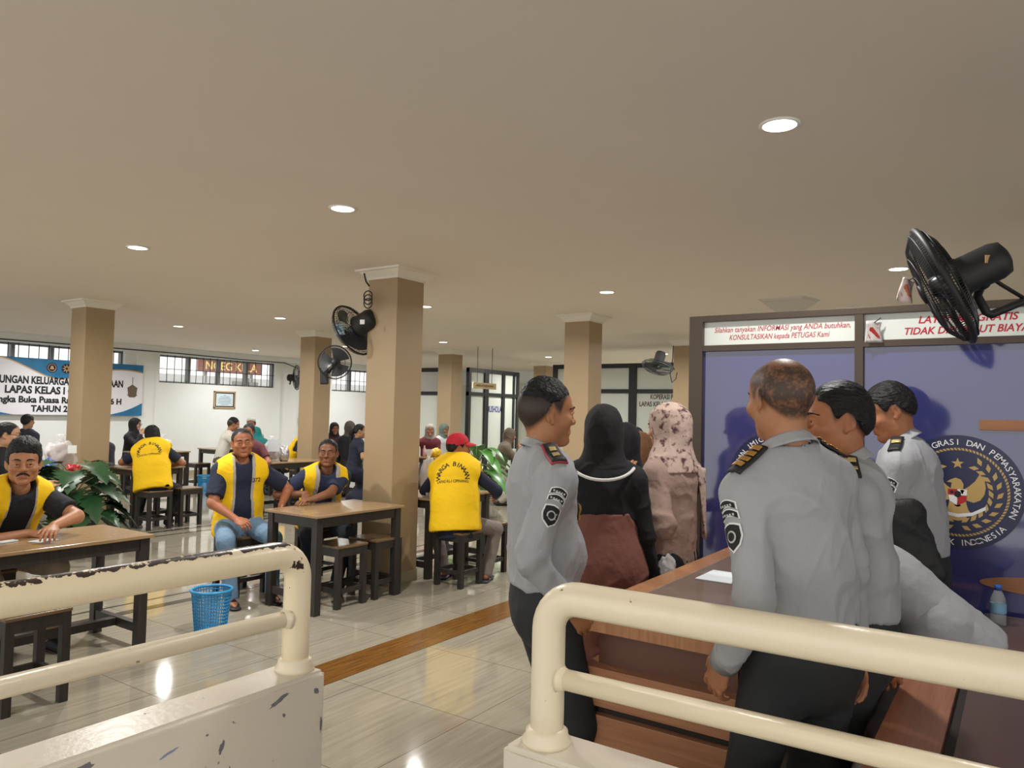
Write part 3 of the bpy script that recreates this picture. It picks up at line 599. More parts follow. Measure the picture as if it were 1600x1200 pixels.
right, upv, fwd = _r3, _u3, _f2
c = W(1473, 446, 3.0); n = -.80*right-.42*upv+.40*fwd
ft, m0, n_ = fan('big black industrial wall fan above the counter, tilted down', c, n, .245, [W(1527, 462, 3.05), W(1541, 488, 3.05), W(1548, 492, 3.05), W(1600, 470, 3.08), W(1640, 462, 3.1)], ring=.013, wires=120, motor=.19, mr=.075, depth=.12)
mb = MB(); mb.tube([W(1540, 428, 3.02), W(1565, 445, 3.05), W(1600, 466, 3.08)], .008, 8); build(mb, 'power_cable', M_fan, ft, smooth=True)
mb = MB(); pc = m0-n_*.09+.075*(-.25*right+.3*upv-.9*fwd)/1.0
mb.obox(pc-fwd*.004, (.02, .03, .004), np.array([right, upv, fwd]).T); build(mb, 'sticker', mat('sticker_tan', 'B08A5A', .5), ft)
def tagcard(px, py, d, w, h, tilt, label, cols):
    c = W(px, py, d); t = thing('hanging_tag', label, 'tag', tuple(c)); ca, sa = math.cos(tilt), math.sin(tilt); r = right*ca+upv*sa; u = -right*sa+upv*ca
    mb = MB(); mb.grid(lambda a, b: c+r*(a-.5)*w*(1-.35*b*(1-b)*4*.5)+u*(b-.5)*h+fwd*.012*math.sin(a*5+b*4), 8, 8)
    o = build(mb, 'card', mat('tag_'+cols[0], cols[0], .4, var=.3, vs=30), t, smooth=True); sm = o.modifiers.new('t', 'SOLIDIFY'); sm.thickness = .002
    mb = MB(); mb.grid(lambda a, b: c-fwd*.006+r*(a-.5)*w*.55+u*(b-.55)*h*.5+fwd*.012*math.sin(a*5+b*4), 6, 6); build(mb, 'print', mat('tagp_'+cols[1], cols[1], .4, var=.5, vs=40), t, smooth=True)
    mb = MB(); mb.tube([c+u*h*.45, c+u*h*.7+r*w*.4], .0025, 5); build(mb, 'string', M_black, t)
tagcard(1416, 454, 3.05, .06, .095, -.25, 'small red and yellow picture tag hanging from the big black fan', ('D9C9C4', 'C0603A'))
tagcard(1365, 519, 3.84, .09, .105, -.02, 'small red and white picture pack stuck at the header pane of the blue partition', ('CFC9C6', 'B02C2C'))
c = W(552, 516, 7.25); n = -.78*right-.42*upv+.38*fwd
mp_ = np.array([5.3, 5.17, 2.5])
ft, m0, n_ = fan('black fan tilted down behind the big tan column', c, n, .26, [m0 if False else (c-n/np.linalg.norm(n)*.2), W(577, 505, 7.2)], ring=.01, wires=56, depth=.14, motor=.22, mr=.1)
mb = MB(); p = W(566, 503, 6.98); mb.obox(p, (.042, .042, .004), np.array([right, upv, fwd]).T); build(mb, 'sticker', M_white, ft)
tagcard(530, 514, 7.1, .1, .125, .2, 'small blue picture tag hanging from the fan behind the big column', ('9FB4C0', '3C6A86'))
cbm = MB(); cbm.tube([W(569, 427, 6.95), W(572, 440, 6.97), W(577, 447, 7.0)], .008, 6)
for k in range(3): cbm.ring(W(575, 462+k*6, 7.05), right*.4+fwd, .045, .006, 20, 5)
tag(build(cbm, 'coiled_cable', M_black, smooth=True), 'coil of black cable hanging by the top of the big tan column', 'cable')
c = W(523, 566, 11.9); fan('round black fan facing forward on the second column', c, -fwd+.15*right-.05*upv, .262, [(c+fwd*.14), W(508, 590, 12.1), W(507, 598, 12.2)], wires=48, depth=.12)
mb = MB(); c2 = W(507, 586, 12.05); mb.obox(c2, (.13, .09, .3), np.array([right, fwd, upv]).T)
tag(build(mb, 'fan_switch_box', M_black, bevel=.02), 'black switch box on the second column under the round fan', 'switch box')
c = W(464, 590, 16.4); fan('small wall fan seen side on at the far wall corner', c, right+.1*fwd, .27, [W(456, 588, 16.6), W(453, 600, 16.8)], wires=40, depth=.14)
c = W(1027, 573, 12.3); fan('grey fan facing down beside the cooperative shop front', c, -.30*right-.93*upv-.25*fwd, .25, [W(1046, 568, 12.4), W(1052, 575, 12.5), W(1053, 577, 12.7)], col=M_fang, wires=48, motor=.2, mr=.085)
mb = MB(); mb.tube([W(1052, 540, 12.5), W(1051, 560, 12.45), W(1047, 585, 12.4), W(1050, 598, 12.4), W(1056, 592, 12.45), W(1058, 582, 12.45)], .008, 5); tag(build(mb, 'loose_cable', M_bar, smooth=True), 'loose thin cable hanging by the grey fan', 'cable')
# ---------------------------------------------------------------- plants
M_leaf = mat('leaf_green', '274A2A', .35, var=.35, vs=14); M_leaf2 = mat('leaf_bright', '4C8A3A', .35, var=.35, vs=14); M_stem = mat('plant_stem', '5E6B3C', .6)
def leaf(mb, p, d, L_, w, droop, split=False):
    p = np.array(p, float); d = np.array(d, float); d /= np.linalg.norm(d); s = np.cross(d, [0, 0, 1]); s /= np.linalg.norm(s)+1e-9; up = np.cross(s, d); n = 10
    def f(u, v):
        wd = w*math.sin(math.pi*min(.999, u**.75))**.8*(1-(.35 if split and int(u*16) % 2 else 0)*abs(v-.5)*2); x = (v-.5)*2
        return p+d*L_*u+np.array([0, 0, -1.])*droop*u*u*L_+s*wd*x+up*(.25*wd*abs(x))
    mb.grid(f, 16 if split else n, 4)
def plant(name, label, c, h, nl, L_, w, mt, split, trunk, potr, poth, potm, seed, spread=.6, lo=.25):
    rnd = random.Random(seed); c = np.array(c, float); t = thing(name, label, 'potted plant', tuple(c))
    mb = MB(); mb.lathe([(potr*.75, 0), (potr, poth), (potr*1.06, poth), (potr*1.06, poth-.02), (potr*.9, poth-.01)], c, 28); build(mb, 'pot', potm, t, smooth=True)
    ms = MB(); ml = []
    if trunk: ms.tube([c+[0, 0, poth-.02], c+[.01, 0, h*.4], c+[-.01, .01, h*.72]], [trunk, trunk*.9, trunk*.6], 10)
    for k in range(nl):
        a = k*2.4+rnd.random(); q = lo+(1-lo)*k/nl; base = c+[0, 0, poth+(h-poth)*q*.55]; tip = c+np.array([math.cos(a)*spread*L_*(1.1-q*.6), math.sin(a)*spread*L_*(1.1-q*.6), poth+(h-poth)*(q*.85+.05*rnd.random())])
        ms.tube([base, (base+tip)/2+[0, 0, .04], tip], .006, 5); m_ = MB(); d = np.array([math.cos(a), math.sin(a), .35*(q-.3)]); leaf(m_, tip, d, L_*(.8+.4*rnd.random()), w*(.8+.4*rnd.random()), .45+.4*rnd.random(), split); ml.append(m_)
    build(ms, 'stem', M_stem, t, smooth=True)
    for m_ in ml: build(m_, 'leaf', mt, t, smooth=True)
    return t
pm = mat('pot_dark', '2E2A28', .5); pw = mat('pot_white', 'DAD8D0', .35)
c = W(112, 830, 8.2); c[2] = 0
plant('monstera_plant', 'dark green split-leaf plant behind the moustached man, before the left column', c, 1.06, 44, .36, .16, M_leaf, True, 0, .17, .3, pm, 3, .75, .0)
c = W(742, 790, 11.4); c[2] = 0
plant('broadleaf_plant', 'tall green broad-leaved plant in a white pot beyond the red cap', c, 1.22, 30, .44, .11, M_leaf2, False, .035, .18, .3, pw, 11, .55, .35)
# ---------------------------------------------------------------- implicit surfaces for people and cloth
def nrm(v): v = np.array(v, float); return v/(np.linalg.norm(v)+1e-12)
_rs = np.random.RandomState(5); _perm = _rs.rand(64, 64, 64).astype(np.float32)
def vnoise(p):
    i = np.floor(p).astype(int); f = p-i; f = f*f*(3-2*f); i &= 63; j = (i+1) & 63
    def g(a, b, c): return _perm[a, b, c]
    x0, y0, z0 = i.T; x1, y1, z1 = j.T; fx, fy, fz = f.T
    return ((g(x0, y0, z0)*(1-fx)+g(x1, y0, z0)*fx)*(1-fy)+(g(x0, y1, z0)*(1-fx)+g(x1, y1, z0)*fx)*fy)*(1-fz)+((g(x0, y0, z1)*(1-fx)+g(x1, y0, z1)*fx)*(1-fy)+(g(x0, y1, z1)*(1-fx)+g(x1, y1, z1)*fx)*fy)*fz
class Frame:
    def __init__(s, o, x, y, z, sc=1.): s.o = np.array(o, float); s.R = np.array([x, y, z], float); s.s = sc     # rows are axes
    def __call__(s, p): return s.o+(np.array(p, float)*s.s) @ s.R
    def inv(s, P): return (P-s.o) @ s.R.T/s.s
    def dir(s, v): return np.array(v, float) @ s.R
class SDF:
    def __init__(s, lo, hi, h):
        s.h = h; s.lo = np.array(lo, float); s.n = np.maximum(4, np.ceil((np.array(hi)-s.lo)/h).astype(int)+1); s.d = np.full(s.n, 9., np.float32)
    def sub(s, lo, hi):
        a = np.clip(np.floor((np.array(lo)-s.lo)/s.h).astype(int), 0, s.n); b = np.clip(np.ceil((np.array(hi)-s.lo)/s.h).astype(int)+1, 0, s.n)
        if (b <= a).any(): return None, None
        ax = [(s.lo[i]+s.h*np.arange(a[i], b[i])) for i in range(3)]
        return tuple(slice(a[i], b[i]) for i in range(3)), np.stack(np.meshgrid(*ax, indexing='ij'), -1)
    def op(s, fn, lo, hi, k=0., mode='u', pad=None):
        pad = (k+3*s.h) if pad is None else pad; sl, P = s.sub(np.array(lo)-pad, np.array(hi)+pad)
        if sl is None: return s
        d = fn(P); a = s.d[sl]
        if mode == 'u':
            r = np.minimum(a, d)
            if k > 0: h = np.maximum(k-np.abs(a-d), 0)/k; r = r-h*h*k*.25
        elif mode == 's':
            d = -d; r = np.maximum(a, d)
            if k > 0: h = np.maximum(k-np.abs(a-d), 0)/k; r = r+h*h*k*.25
        else: r = np.maximum(a, d)
        s.d[sl] = r; return s
    def cone(s, a, b, r0, r1, k=0., flat=None, cut=None, mode='u'):
        a = np.array(a, float); b = np.array(b, float); ab = b-a; L2 = ab@ab+1e-12; m = max(r0, r1)
        def fn(P):
            q = P-a; t = np.clip(q@ab/L2, 0, 1); q = q-t[..., None]*ab; r = r0+(r1-r0)*t
            if flat is not None:
                u, ra = flat; c = q@u; n = np.sqrt(np.maximum(np.sum(q*q, -1)-c*c, 0)+(c/ra)**2)
                d = (n-r)*(.5+.5*ra)
            else: d = np.sqrt(np.sum(q*q, -1))-r
            for c_ in (cut or ()): d = np.maximum(d, (P-c_[0])@c_[1])
            return d
        return s.op(fn, np.minimum(a, b)-m, np.maximum(a, b)+m, k, mode)
    def ell(s, c, rad, k=0., R=None, mode='u'):
        c = np.array(c, float); rad = np.array(rad, float); m = rad.max()
        def fn(P):
            q = P-c
            if R is not None: q = q@R.T
            k0 = np.sqrt(np.sum((q/rad)**2, -1)); k1 = np.sqrt(np.sum((q/(rad*rad))**2, -1))+1e-9; return k0*(k0-1)/k1
        return s.op(fn, c-m, c+m, k, mode)
    def chain(s, pts, rs, k=0., flat=None, mode='u'):
        for i in range(len(pts)-1): s.cone(pts[i], pts[i+1], rs[i], rs[i+1], k, flat, None, mode)
        return s
    def plane(s, p, n): P = None; return s.op(lambda Q: (Q-np.array(p))@np.array(n), s.lo, s.lo+s.h*s.n, 0, 'x')
    def mesh(s, smooth=1):
        d = s.d; neg = d < 0; nx, ny, nz = d.shape; c = np.zeros((nx-1, ny-1, nz-1), np.int8)
        for i in (0, 1):
            for j in (0, 1):
                for k in (0, 1): c += neg[i:nx-1+i, j:ny-1+j, k:nz-1+k]
        act = np.argwhere((c > 0) & (c < 8)); idx = np.full(c.shape, -1, int); idx[tuple(act.T)] = np.arange(len(act))
        cor = np.array([(i, j, k) for i in (0, 1) for j in (0, 1) for k in (0, 1)]); val = np.stack([d[tuple((act+o).T)] for o in cor], 1)
        acc = np.zeros((len(act), 3)); cnt = np.zeros(len(act))
        for a in range(8):
            for b in range(a+1, 8):
                if np.abs(cor[a]-cor[b]).sum() == 1:
                    va, vb = val[:, a], val[:, b]; m = (va < 0) != (vb < 0); t = va/(va-vb+1e-20); p = cor[a]+(cor[b]-cor[a])*t[:, None]; acc[m] += p[m]; cnt[m] += 1
        V = s.lo+s.h*(act+acc/np.maximum(cnt, 1)[:, None]); F = []
        for ax in range(3):
            sl0 = [slice(None)]*3; sl1 = [slice(None)]*3; sl0[ax] = slice(0, -1); sl1[ax] = slice(1, None); A = neg[tuple(sl0)]; B = neg[tuple(sl1)]
            e = np.argwhere(A != B); u, w = [(1, 2), (2, 0), (0, 1)][ax]; e = e[(e[:, u] > 0) & (e[:, w] > 0) & (e[:, u] < d.shape[u]-1) & (e[:, w] < d.shape[w]-1)]
            if not len(e): continue
            fl = A[tuple(e.T)]; du = np.eye(3, dtype=int)[u]; dw = np.eye(3, dtype=int)[w]
            q = np.stack([idx[tuple((e-du-dw).T)], idx[tuple((e-dw).T)], idx[tuple(e.T)], idx[tuple((e-du).T)]], 1); q[~fl] = q[~fl][:, ::-1]; F.append(q)
        F = np.concatenate(F) if F else np.zeros((0, 4), int); F = F[(F >= 0).all(1)]
        for _ in range(smooth):
            a = np.zeros_like(V); n = np.zeros(len(V))
            for i in range(4):
                for o in (1, 3): np.add.at(a, F[:, i], V[F[:, (i+o) % 4]]); np.add.at(n, F[:, i], 1)
            V = .5*V+.5*a/np.maximum(n, 1)[:, None]
        return V, F
def vnormals(V, F):
    n = np.cross(V[F[:, 2]]-V[F[:, 0]], V[F[:, 3]]-V[F[:, 1]]); N = np.zeros_like(V)
    for i in range(4): np.add.at(N, F[:, i], n)
    return N/(np.linalg.norm(N, axis=1, keepdims=True)+1e-12)
def raw_mesh(name, V, F, mats, parent=None, col=None, mi=None):
    og = origin(parent) if parent is not None else np.zeros(3); me = bpy.data.meshes.new(name); n = len(F)
    me.vertices.add(len(V)); me.vertices.foreach_set('co', (V-og).astype(np.float32).ravel())
    me.loops.add(n*4); me.loops.foreach_set('vertex_index', F.astype(np.int32).ravel())
    me.polygons.add(n); me.polygons.foreach_set('loop_start', np.arange(0, n*4, 4, dtype=np.int32))
    if mi is not None: me.polygons.foreach_set('material_index', np.asarray(mi, np.int32))
    me.update(calc_edges=True); me.validate()
    if col is not None:
        at = me.attributes.new('tint', 'FLOAT_COLOR', 'POINT'); at.data.foreach_set('color', np.concatenate([col, np.ones((len(V), 1))], 1).astype(np.float32).ravel())
    return link(name, me, mats, parent, True)
def join(parts):
    Vs = []; Fs = []; n = 0
    for V, F in parts: Vs.append(V); Fs.append(F+n); n += len(V)
    return np.concatenate(Vs), np.concatenate(Fs)
def tint_mat(name, rough, bump, sss=0.):
    if name in _mats: return _mats[name]
    m = mat(name, 'FFFFFF', rough, bump=bump); N, L, b = nodes(m); a = N.new('ShaderNodeAttribute'); a.attribute_name = 'tint'; L.new(a.outputs['Color'], b.inputs['Base Color'])
    if sss: b.inputs['Subsurface Weight'].default_value = sss; b.inputs['Subsurface Radius'].default_value = (.01, .004, .002); b.inputs['Subsurface Scale'].default_value = .5
    return m
M_skin = tint_mat('skin', .5, (160, .06))
M_hair = mat('black_hair', '121113', .55, bump=(90, .7, (1, .22, 1)), var=.35, vs=60, spec=.35)
M_hairg = mat('greying_hair', '26272A', .4, bump=(60, .9, (1, .25, 1)), var=.4, vs=60)
M_scl = mat('eye_white', 'B9B0A8', .25); M_iris = mat('eye_iris', '1E120C', .1)
M_yel = mat('yellow_vest_cloth', 'F2C400', .8, bump=(28, .25), var=.05, vs=10); M_lin = mat('vest_lining_grey', 'A8A096', .8); M_blk = mat('black_print', '17171A', .7)
def cloth(col, rough=.85, b=.3, sc=26, var=.06): return mat('cloth_'+col, col, rough, bump=(sc, b), var=var, vs=12)
# ---------------------------------------------------------------- the figure
HEAD = dict(w=1., d=1., jaw=1., nose=1.)
def head_sdf(s, fr, f, neck_to, opt):
    """head with face; frame: x right, y forward, z up, origin between the ears, life size"""
    sc = fr.s; R = fr.R
    def e(c, r, k=.0, mode='u', rot=None): s.ell(fr(c), np.array(r)*sc, k*sc, R if rot is None else rot@R, mode)
    def c(a, b, r0, r1, k=.0, mode='u'): s.cone(fr(a), fr(b), r0*sc, r1*sc, k*sc, None, None, mode)
    w = opt.get('w', 1.); j = opt.get('jaw', 1.)
    e((0, -.016, .034), (.076*w, .096, .082)); e((0, -.045, .01), (.066*w, .058, .066), .03)
    e((0, .022, -.035), (.061*w*j, .062, .074), .035); e((0, .045, .045), (.056*w, .042, .05), .03)
    e((0, .072, -.094), (.025*j, .020, .019), .042)
    for x in (-1, 1): e((x*.042*j, -.002, -.062), (.02, .028, .028), .035); e((x*.042*w, .063, -.022), (.022, .022, .018), .03)
    if f > .009:
        c((0, neck_to, 0), (0, neck_to, 0), .01, .01) if False else None
        return
    c((-.034, .083, .024), (.034, .083, .024), .010, .010, .018)
    n = opt.get('nose', 1.)
    c((0, .088, .012), (0, .103, -.020), .007, .0115*n, .014); e((0, .103, -.025), (.0125*n, .0125, .0105), .01)
    for x in (-1, 1): e((x*.0138*n, .093, -.0285), (.0085*n, .011, .008), .008); e((x*.007, .1, -.0375), (.0042, .006, .004), .003, 's')
    for x in (-1, 1):
        e((x*.031, .1, .003), (.0165, .014, .0115), .014, 's'); e((x*.031, .0775, .003), (.0155, .0135, .0135), .004)
        e((x*.032, .0955, .0012), (.0152, .009, .0050*opt.get('open', 1.)), .003, 's')
        c((x*.018, .089, .0075), (x*.033, .0925, .0105), .0036, .0038, .004); c((x*.033, .0925, .0105), (x*.047, .081, .006), .0038, .0032, .004)
        c((x*.019, .088, -.006), (x*.034, .0895, -.0075), .003, .003, .005); c((x*.034, .0895, -.0075), (x*.046, .080, -.003), .003, .003, .005)
    e((0, .078, -.06), (.027, .014, .018), .02)
    for x in (-1, 1): c((0, .0915, -.0560), (x*.023, .081, -.060), .0045, .0028, .005); c((0, .0905, -.0665), (x*.019, .081, -.064), .0055, .003, .005)
    for x in (-1, 1): c((0, .0975, -.0613), (x*.025, .0845, -.0615), .0013, .0013, .003, 's')
    e((0, .094, -.047), (.0035, .006, .006), .006, 's'); e((0, .092, -.079), (.02, .006, .004), .012, 's')
    for x in (-1, 1): c((x*.018, .098, -.036), (x*.031, .082, -.06), .0016, .0016, .008, 's')
    for x in (-1, 1):
        a = .32; rot = np.array([[math.cos(.45*x), math.sin(.45*x)*1., 0], [-math.sin(.45*x), math.cos(.45*x), 0], [0, 0, 1]])
        e((x*.0775*w, -.016, -.003), (.0075, .0185, .030), .005, 'u', rot); e((x*.073*w, -.004, -.029), (.007, .008, .010), .006)
        e((x*.0855*w, -.009, -.001), (.0065, .0095, .018), .004, 's', rot)
def hand_sdf(s, wr, f, n, sd, sc=1., curl=(.3, .35, .4, .45), spread=.12, thumb=.5, fine=True):
    """wr wrist point, f finger direction, n back of the hand, sd towards the thumb"""
    P = lambda a, b, c: wr+(f*a+sd*b+n*c)*sc
    s.cone(P(-.03, 0, 0), P(.02, 0, 0), .026*sc, .027*sc, .012, (n, .72)); R = np.array([f, sd, n])
    s.ell(P(.052, .0, 0), np.array((.05, .043, .016))*sc, .015, R); s.ell(P(.03, .024, -.008), np.array((.032, .02, .017))*sc, .012, R)
    L = (.075, .084, .077, .06); off = (.031, .0105, -.0105, -.030)
    for i in range(4):
        b = P(.088-abs(i-1.2)*.004, off[i], .002); a = 0; c = curl[i]; dd = f+sd*(spread*(1.2-i)*.5); dd = nrm(dd); p = b; seg = (.46, .3, .24); r = (.0098, .0088, .0078, .0066)
        for k in range(3):
            a += c*(1., 1.15, .8)[k]; v = dd*math.cos(a)-n*math.sin(a); q = p+v*L[i]*seg[k]*sc; s.cone(p, q, r[k]*sc, r[k+1]*sc, .004); p = q
    b = P(.022, .034, -.008); v = nrm(f*.75+sd*.75*(1.2-thumb)-n*.35*thumb); m = b+v*.042*sc; v2 = nrm(f+sd*.25*(1-thumb)-n*.3*thumb); s.cone(b, m, .0135*sc, .0105*sc, .012); s.cone(m, m+v2*.034*sc, .0105*sc, .0078*sc, .005)
def ik(a, t, l0, l1, pole):
    v = t-a; D = np.linalg.norm(v); D2 = min(D, (l0+l1)*.999); v = v/(D+1e-9); t = a+v*D2; x = (l0*l0-l1*l1+D2*D2)/(2*D2); h = math.sqrt(max(0, l0*l0-x*x)); p = np.array(pole, float); p = nrm(p-v*(p@v)); return a+v*x+p*h, t
def rot(ax, deg):
    ax = nrm(ax); a = math.radians(deg); K = np.array([[0, -ax[2], ax[1]], [ax[2], 0, -ax[0]], [-ax[1], ax[0], 0]]); return np.eye(3)+math.sin(a)*K+(1-math.cos(a))*K@K
class Fig:
    """skeleton in the world, posed from local targets (x right, y forward, z up from the floor under the pelvis)"""
    def __init__(s, pos, phi, H=1.7, sit=None, lean=0., roll=0., twist=0., head=(0, 0, 0), hands=(None, None), feet=(None, None), elbow=(None, None), hunch=0., hip=None, handrot=(0, 0), curl=None, neckf=.02, shw=1., kneeout=.25):
        c, sn = math.cos(math.radians(phi)), math.sin(math.radians(phi)); F = nrm([*(c*_f+sn*_r)[:2], 0]); Rr = np.cross(F, [0, 0, 1.]); Z = np.array([0, 0, 1.]); k = H/1.7; s.k = k; s.H = H
        s.o = np.array([pos[0], pos[1], 0.]); s.F, s.R, s.Z = F, Rr, Z; s.fr = Frame(s.o, Rr, F, Z); loc = s.fr
        hz = hip if hip is not None else (.93*k if sit is None else sit+.095*k); s.hz = hz
        M = rot(Rr, -lean) @ rot(F, roll); s.M = M; up = M@Z; s.up = up
        s.P0 = loc((0, 0, hz)); s.P1 = s.P0+up*.2*k; M2 = rot(Rr, -(lean+hunch)) @ rot(F, roll); up2 = M2@Z; s.P2 = s.P1+up2*.2*k; s.P3 = s.P1+up2*.33*k; s.up2 = up2
        tw = rot(up2, twist); s.X = tw@(M2@Rr); s.Y = tw@(M2@F); s.C = s.P1+up2*.245*k
        s.S = [s.C+s.X*.168*k*shw, s.C-s.X*.168*k*shw]
        hy, hp, hr = head; hF = rot(Z, -hy)@F; hX = np.cross(hF, Z); Mh = rot(hX, -hp); hF2 = Mh@hF; hZ = Mh@Z; Mr = rot(hF2, hr); hX = Mr@hX; hZ = Mr@hZ
        nk = nrm(up2*.55+hZ*.45); s.hc = s.P3+nk*.16*k+hF*neckf*k; s.hf = Frame(s.hc, hX, hF2, hZ, k*1.04)
        s.el, s.wr, s.hd = [], [], []
        for i, sg in enumerate((1, -1)):
            h = hands[i]; h = (sg*.25, .05, hz-.12) if h is None else h; t = loc(h) if len(h) == 3 else np.array(h[:3]); pl = elbow[i]; pl = (sg*.35, -1, -.2) if pl is None else pl
            e, w = ik(s.S[i], t, .285*k, .25*k, loc.dir(pl)); s.el.append(e); s.wr.append(w); fd = nrm(w-e); side = nrm(np.cross(fd, s.Z) if abs(fd[2]) < .8 else s.F); a = handrot[i]
            s.hd.append((fd, a))
        s.kn, s.an = [], []
        for i, sg in enumerate((1, -1)):
            hj = s.P0+s.fr.dir((sg*.095*k, 0, -.02)); f = feet[i]; f = (sg*.1*k, 0.02, .08) if f is None else f; kn, an = ik(hj, loc(f), .43*k, .425*k, loc.dir((sg*kneeout, 1, .15))); s.kn.append(kn); s.an.append(an)
        s.hj = [s.P0+s.fr.dir((sg*.095*k, 0, -.02)) for sg in (1, -1)]
def torso_sdf(s, g, off, build=1., belly=0., lo=0., wide=1., k=.05, arms=True):
    q = g.k; Y = g.Y; B = build
    def a(r): return r*q*B+off
    P = g.P0+g.up*lo
    s.cone(P, g.P1, a(.16*wide), a(.146), k, (nrm(g.F-g.up*(g.F@g.up)), .70)); s.cone(g.P1, g.P2, a(.146), a(.163), k, (nrm(Y), .68)); s.cone(g.P2, g.C-g.up2*.085*q, a(.165), a(.145), k, (nrm(Y), .64))
    s.cone(g.S[0]-g.X*.012*q, g.S[1]+g.X*.012*q, a(.05), a(.05), k*1.0, (nrm(Y), .92)); n0 = g.P3-g.up2*.012*q
    for S_ in g.S: s.cone(n0, S_+g.up2*.004, a(.044), a(.044), .045)
    if belly: s.ell(g.P1+nrm(Y)*.055*q-g.up*.04*q, np.array((.125, .085+belly, .13))*q, .06, np.array([g.X, nrm(Y), g.up]))
def bbox(pts, m): P = np.array(pts); return P.min(0)-m, P.max(0)+m
def fold(V, N, amp, fr, seed=0, stretch=(1, 1, 1)):
    D = rot((1, .3, .2), 28+seed*7); E = rot((.2, 1, .4), -33+seed*5); Q = V-V.mean(0)
    r1 = 1-2*np.abs(vnoise((Q@D.T)*np.array(stretch)*fr+seed+40)-.5)*2; r2 = 1-2*np.abs(vnoise((Q@E.T)*np.array(stretch)*fr*1.9+seed+9)-.5)*2; base = vnoise(Q*fr*.5+seed)-.5
    w = np.clip(vnoise(Q*4+seed*3)*2-.5, .15, 1); return V+N*(np.clip(r1, 0, 1)**2*1.1*w+np.clip(r2, 0, 1)**3*.55*(1-w*.5)+base*.8-.2)[:, None]*amp
def fold_old(V, N, amp, fr, seed=0, stretch=(1, 1, 1)):
    a = (vnoise(V*np.array(stretch)*fr+seed+17.3)-.5)*2; b = (vnoise(V*np.array(stretch)*fr*2.7+seed+3.1)-.5); return V+N*((1-np.abs(a)*2)*.6+b)[:, None]*amp
def sleeve_fold(V, N, g, amp):
    for i in (0, 1):
        for A, B, w0 in ((g.S[i], g.el[i], 1.), (g.el[i], g.wr[i], 0.)):
            ab = B-A; L = np.linalg.norm(ab); d = ab/L; q = V-A; t = q@d; r = np.linalg.norm(q-t[:, None]*d, axis=1); m = (r < .1) & (t > -.02) & (t < L+.03)
            if not m.any(): continue
            near = (.55*np.exp(-((t[m]-(L if w0 else 0))/.09)**2)+.3+(0 if w0 else .7*np.exp(-((t[m]-L)/.06)**2)))*np.clip((.085-r[m])/.03, 0, 1)
            u = np.stack([t[m]*26+vnoise(V[m]*14)*2.2, q[m]@np.cross(d, [.3, .5, .8])*9, V[m][:, 2]*4], 1); V[m] += N[m]*((1-2*np.abs(vnoise(u+9)-.5)*2)*amp*near)[:, None]
    return V
M_eyem = [M_scl, M_iris]
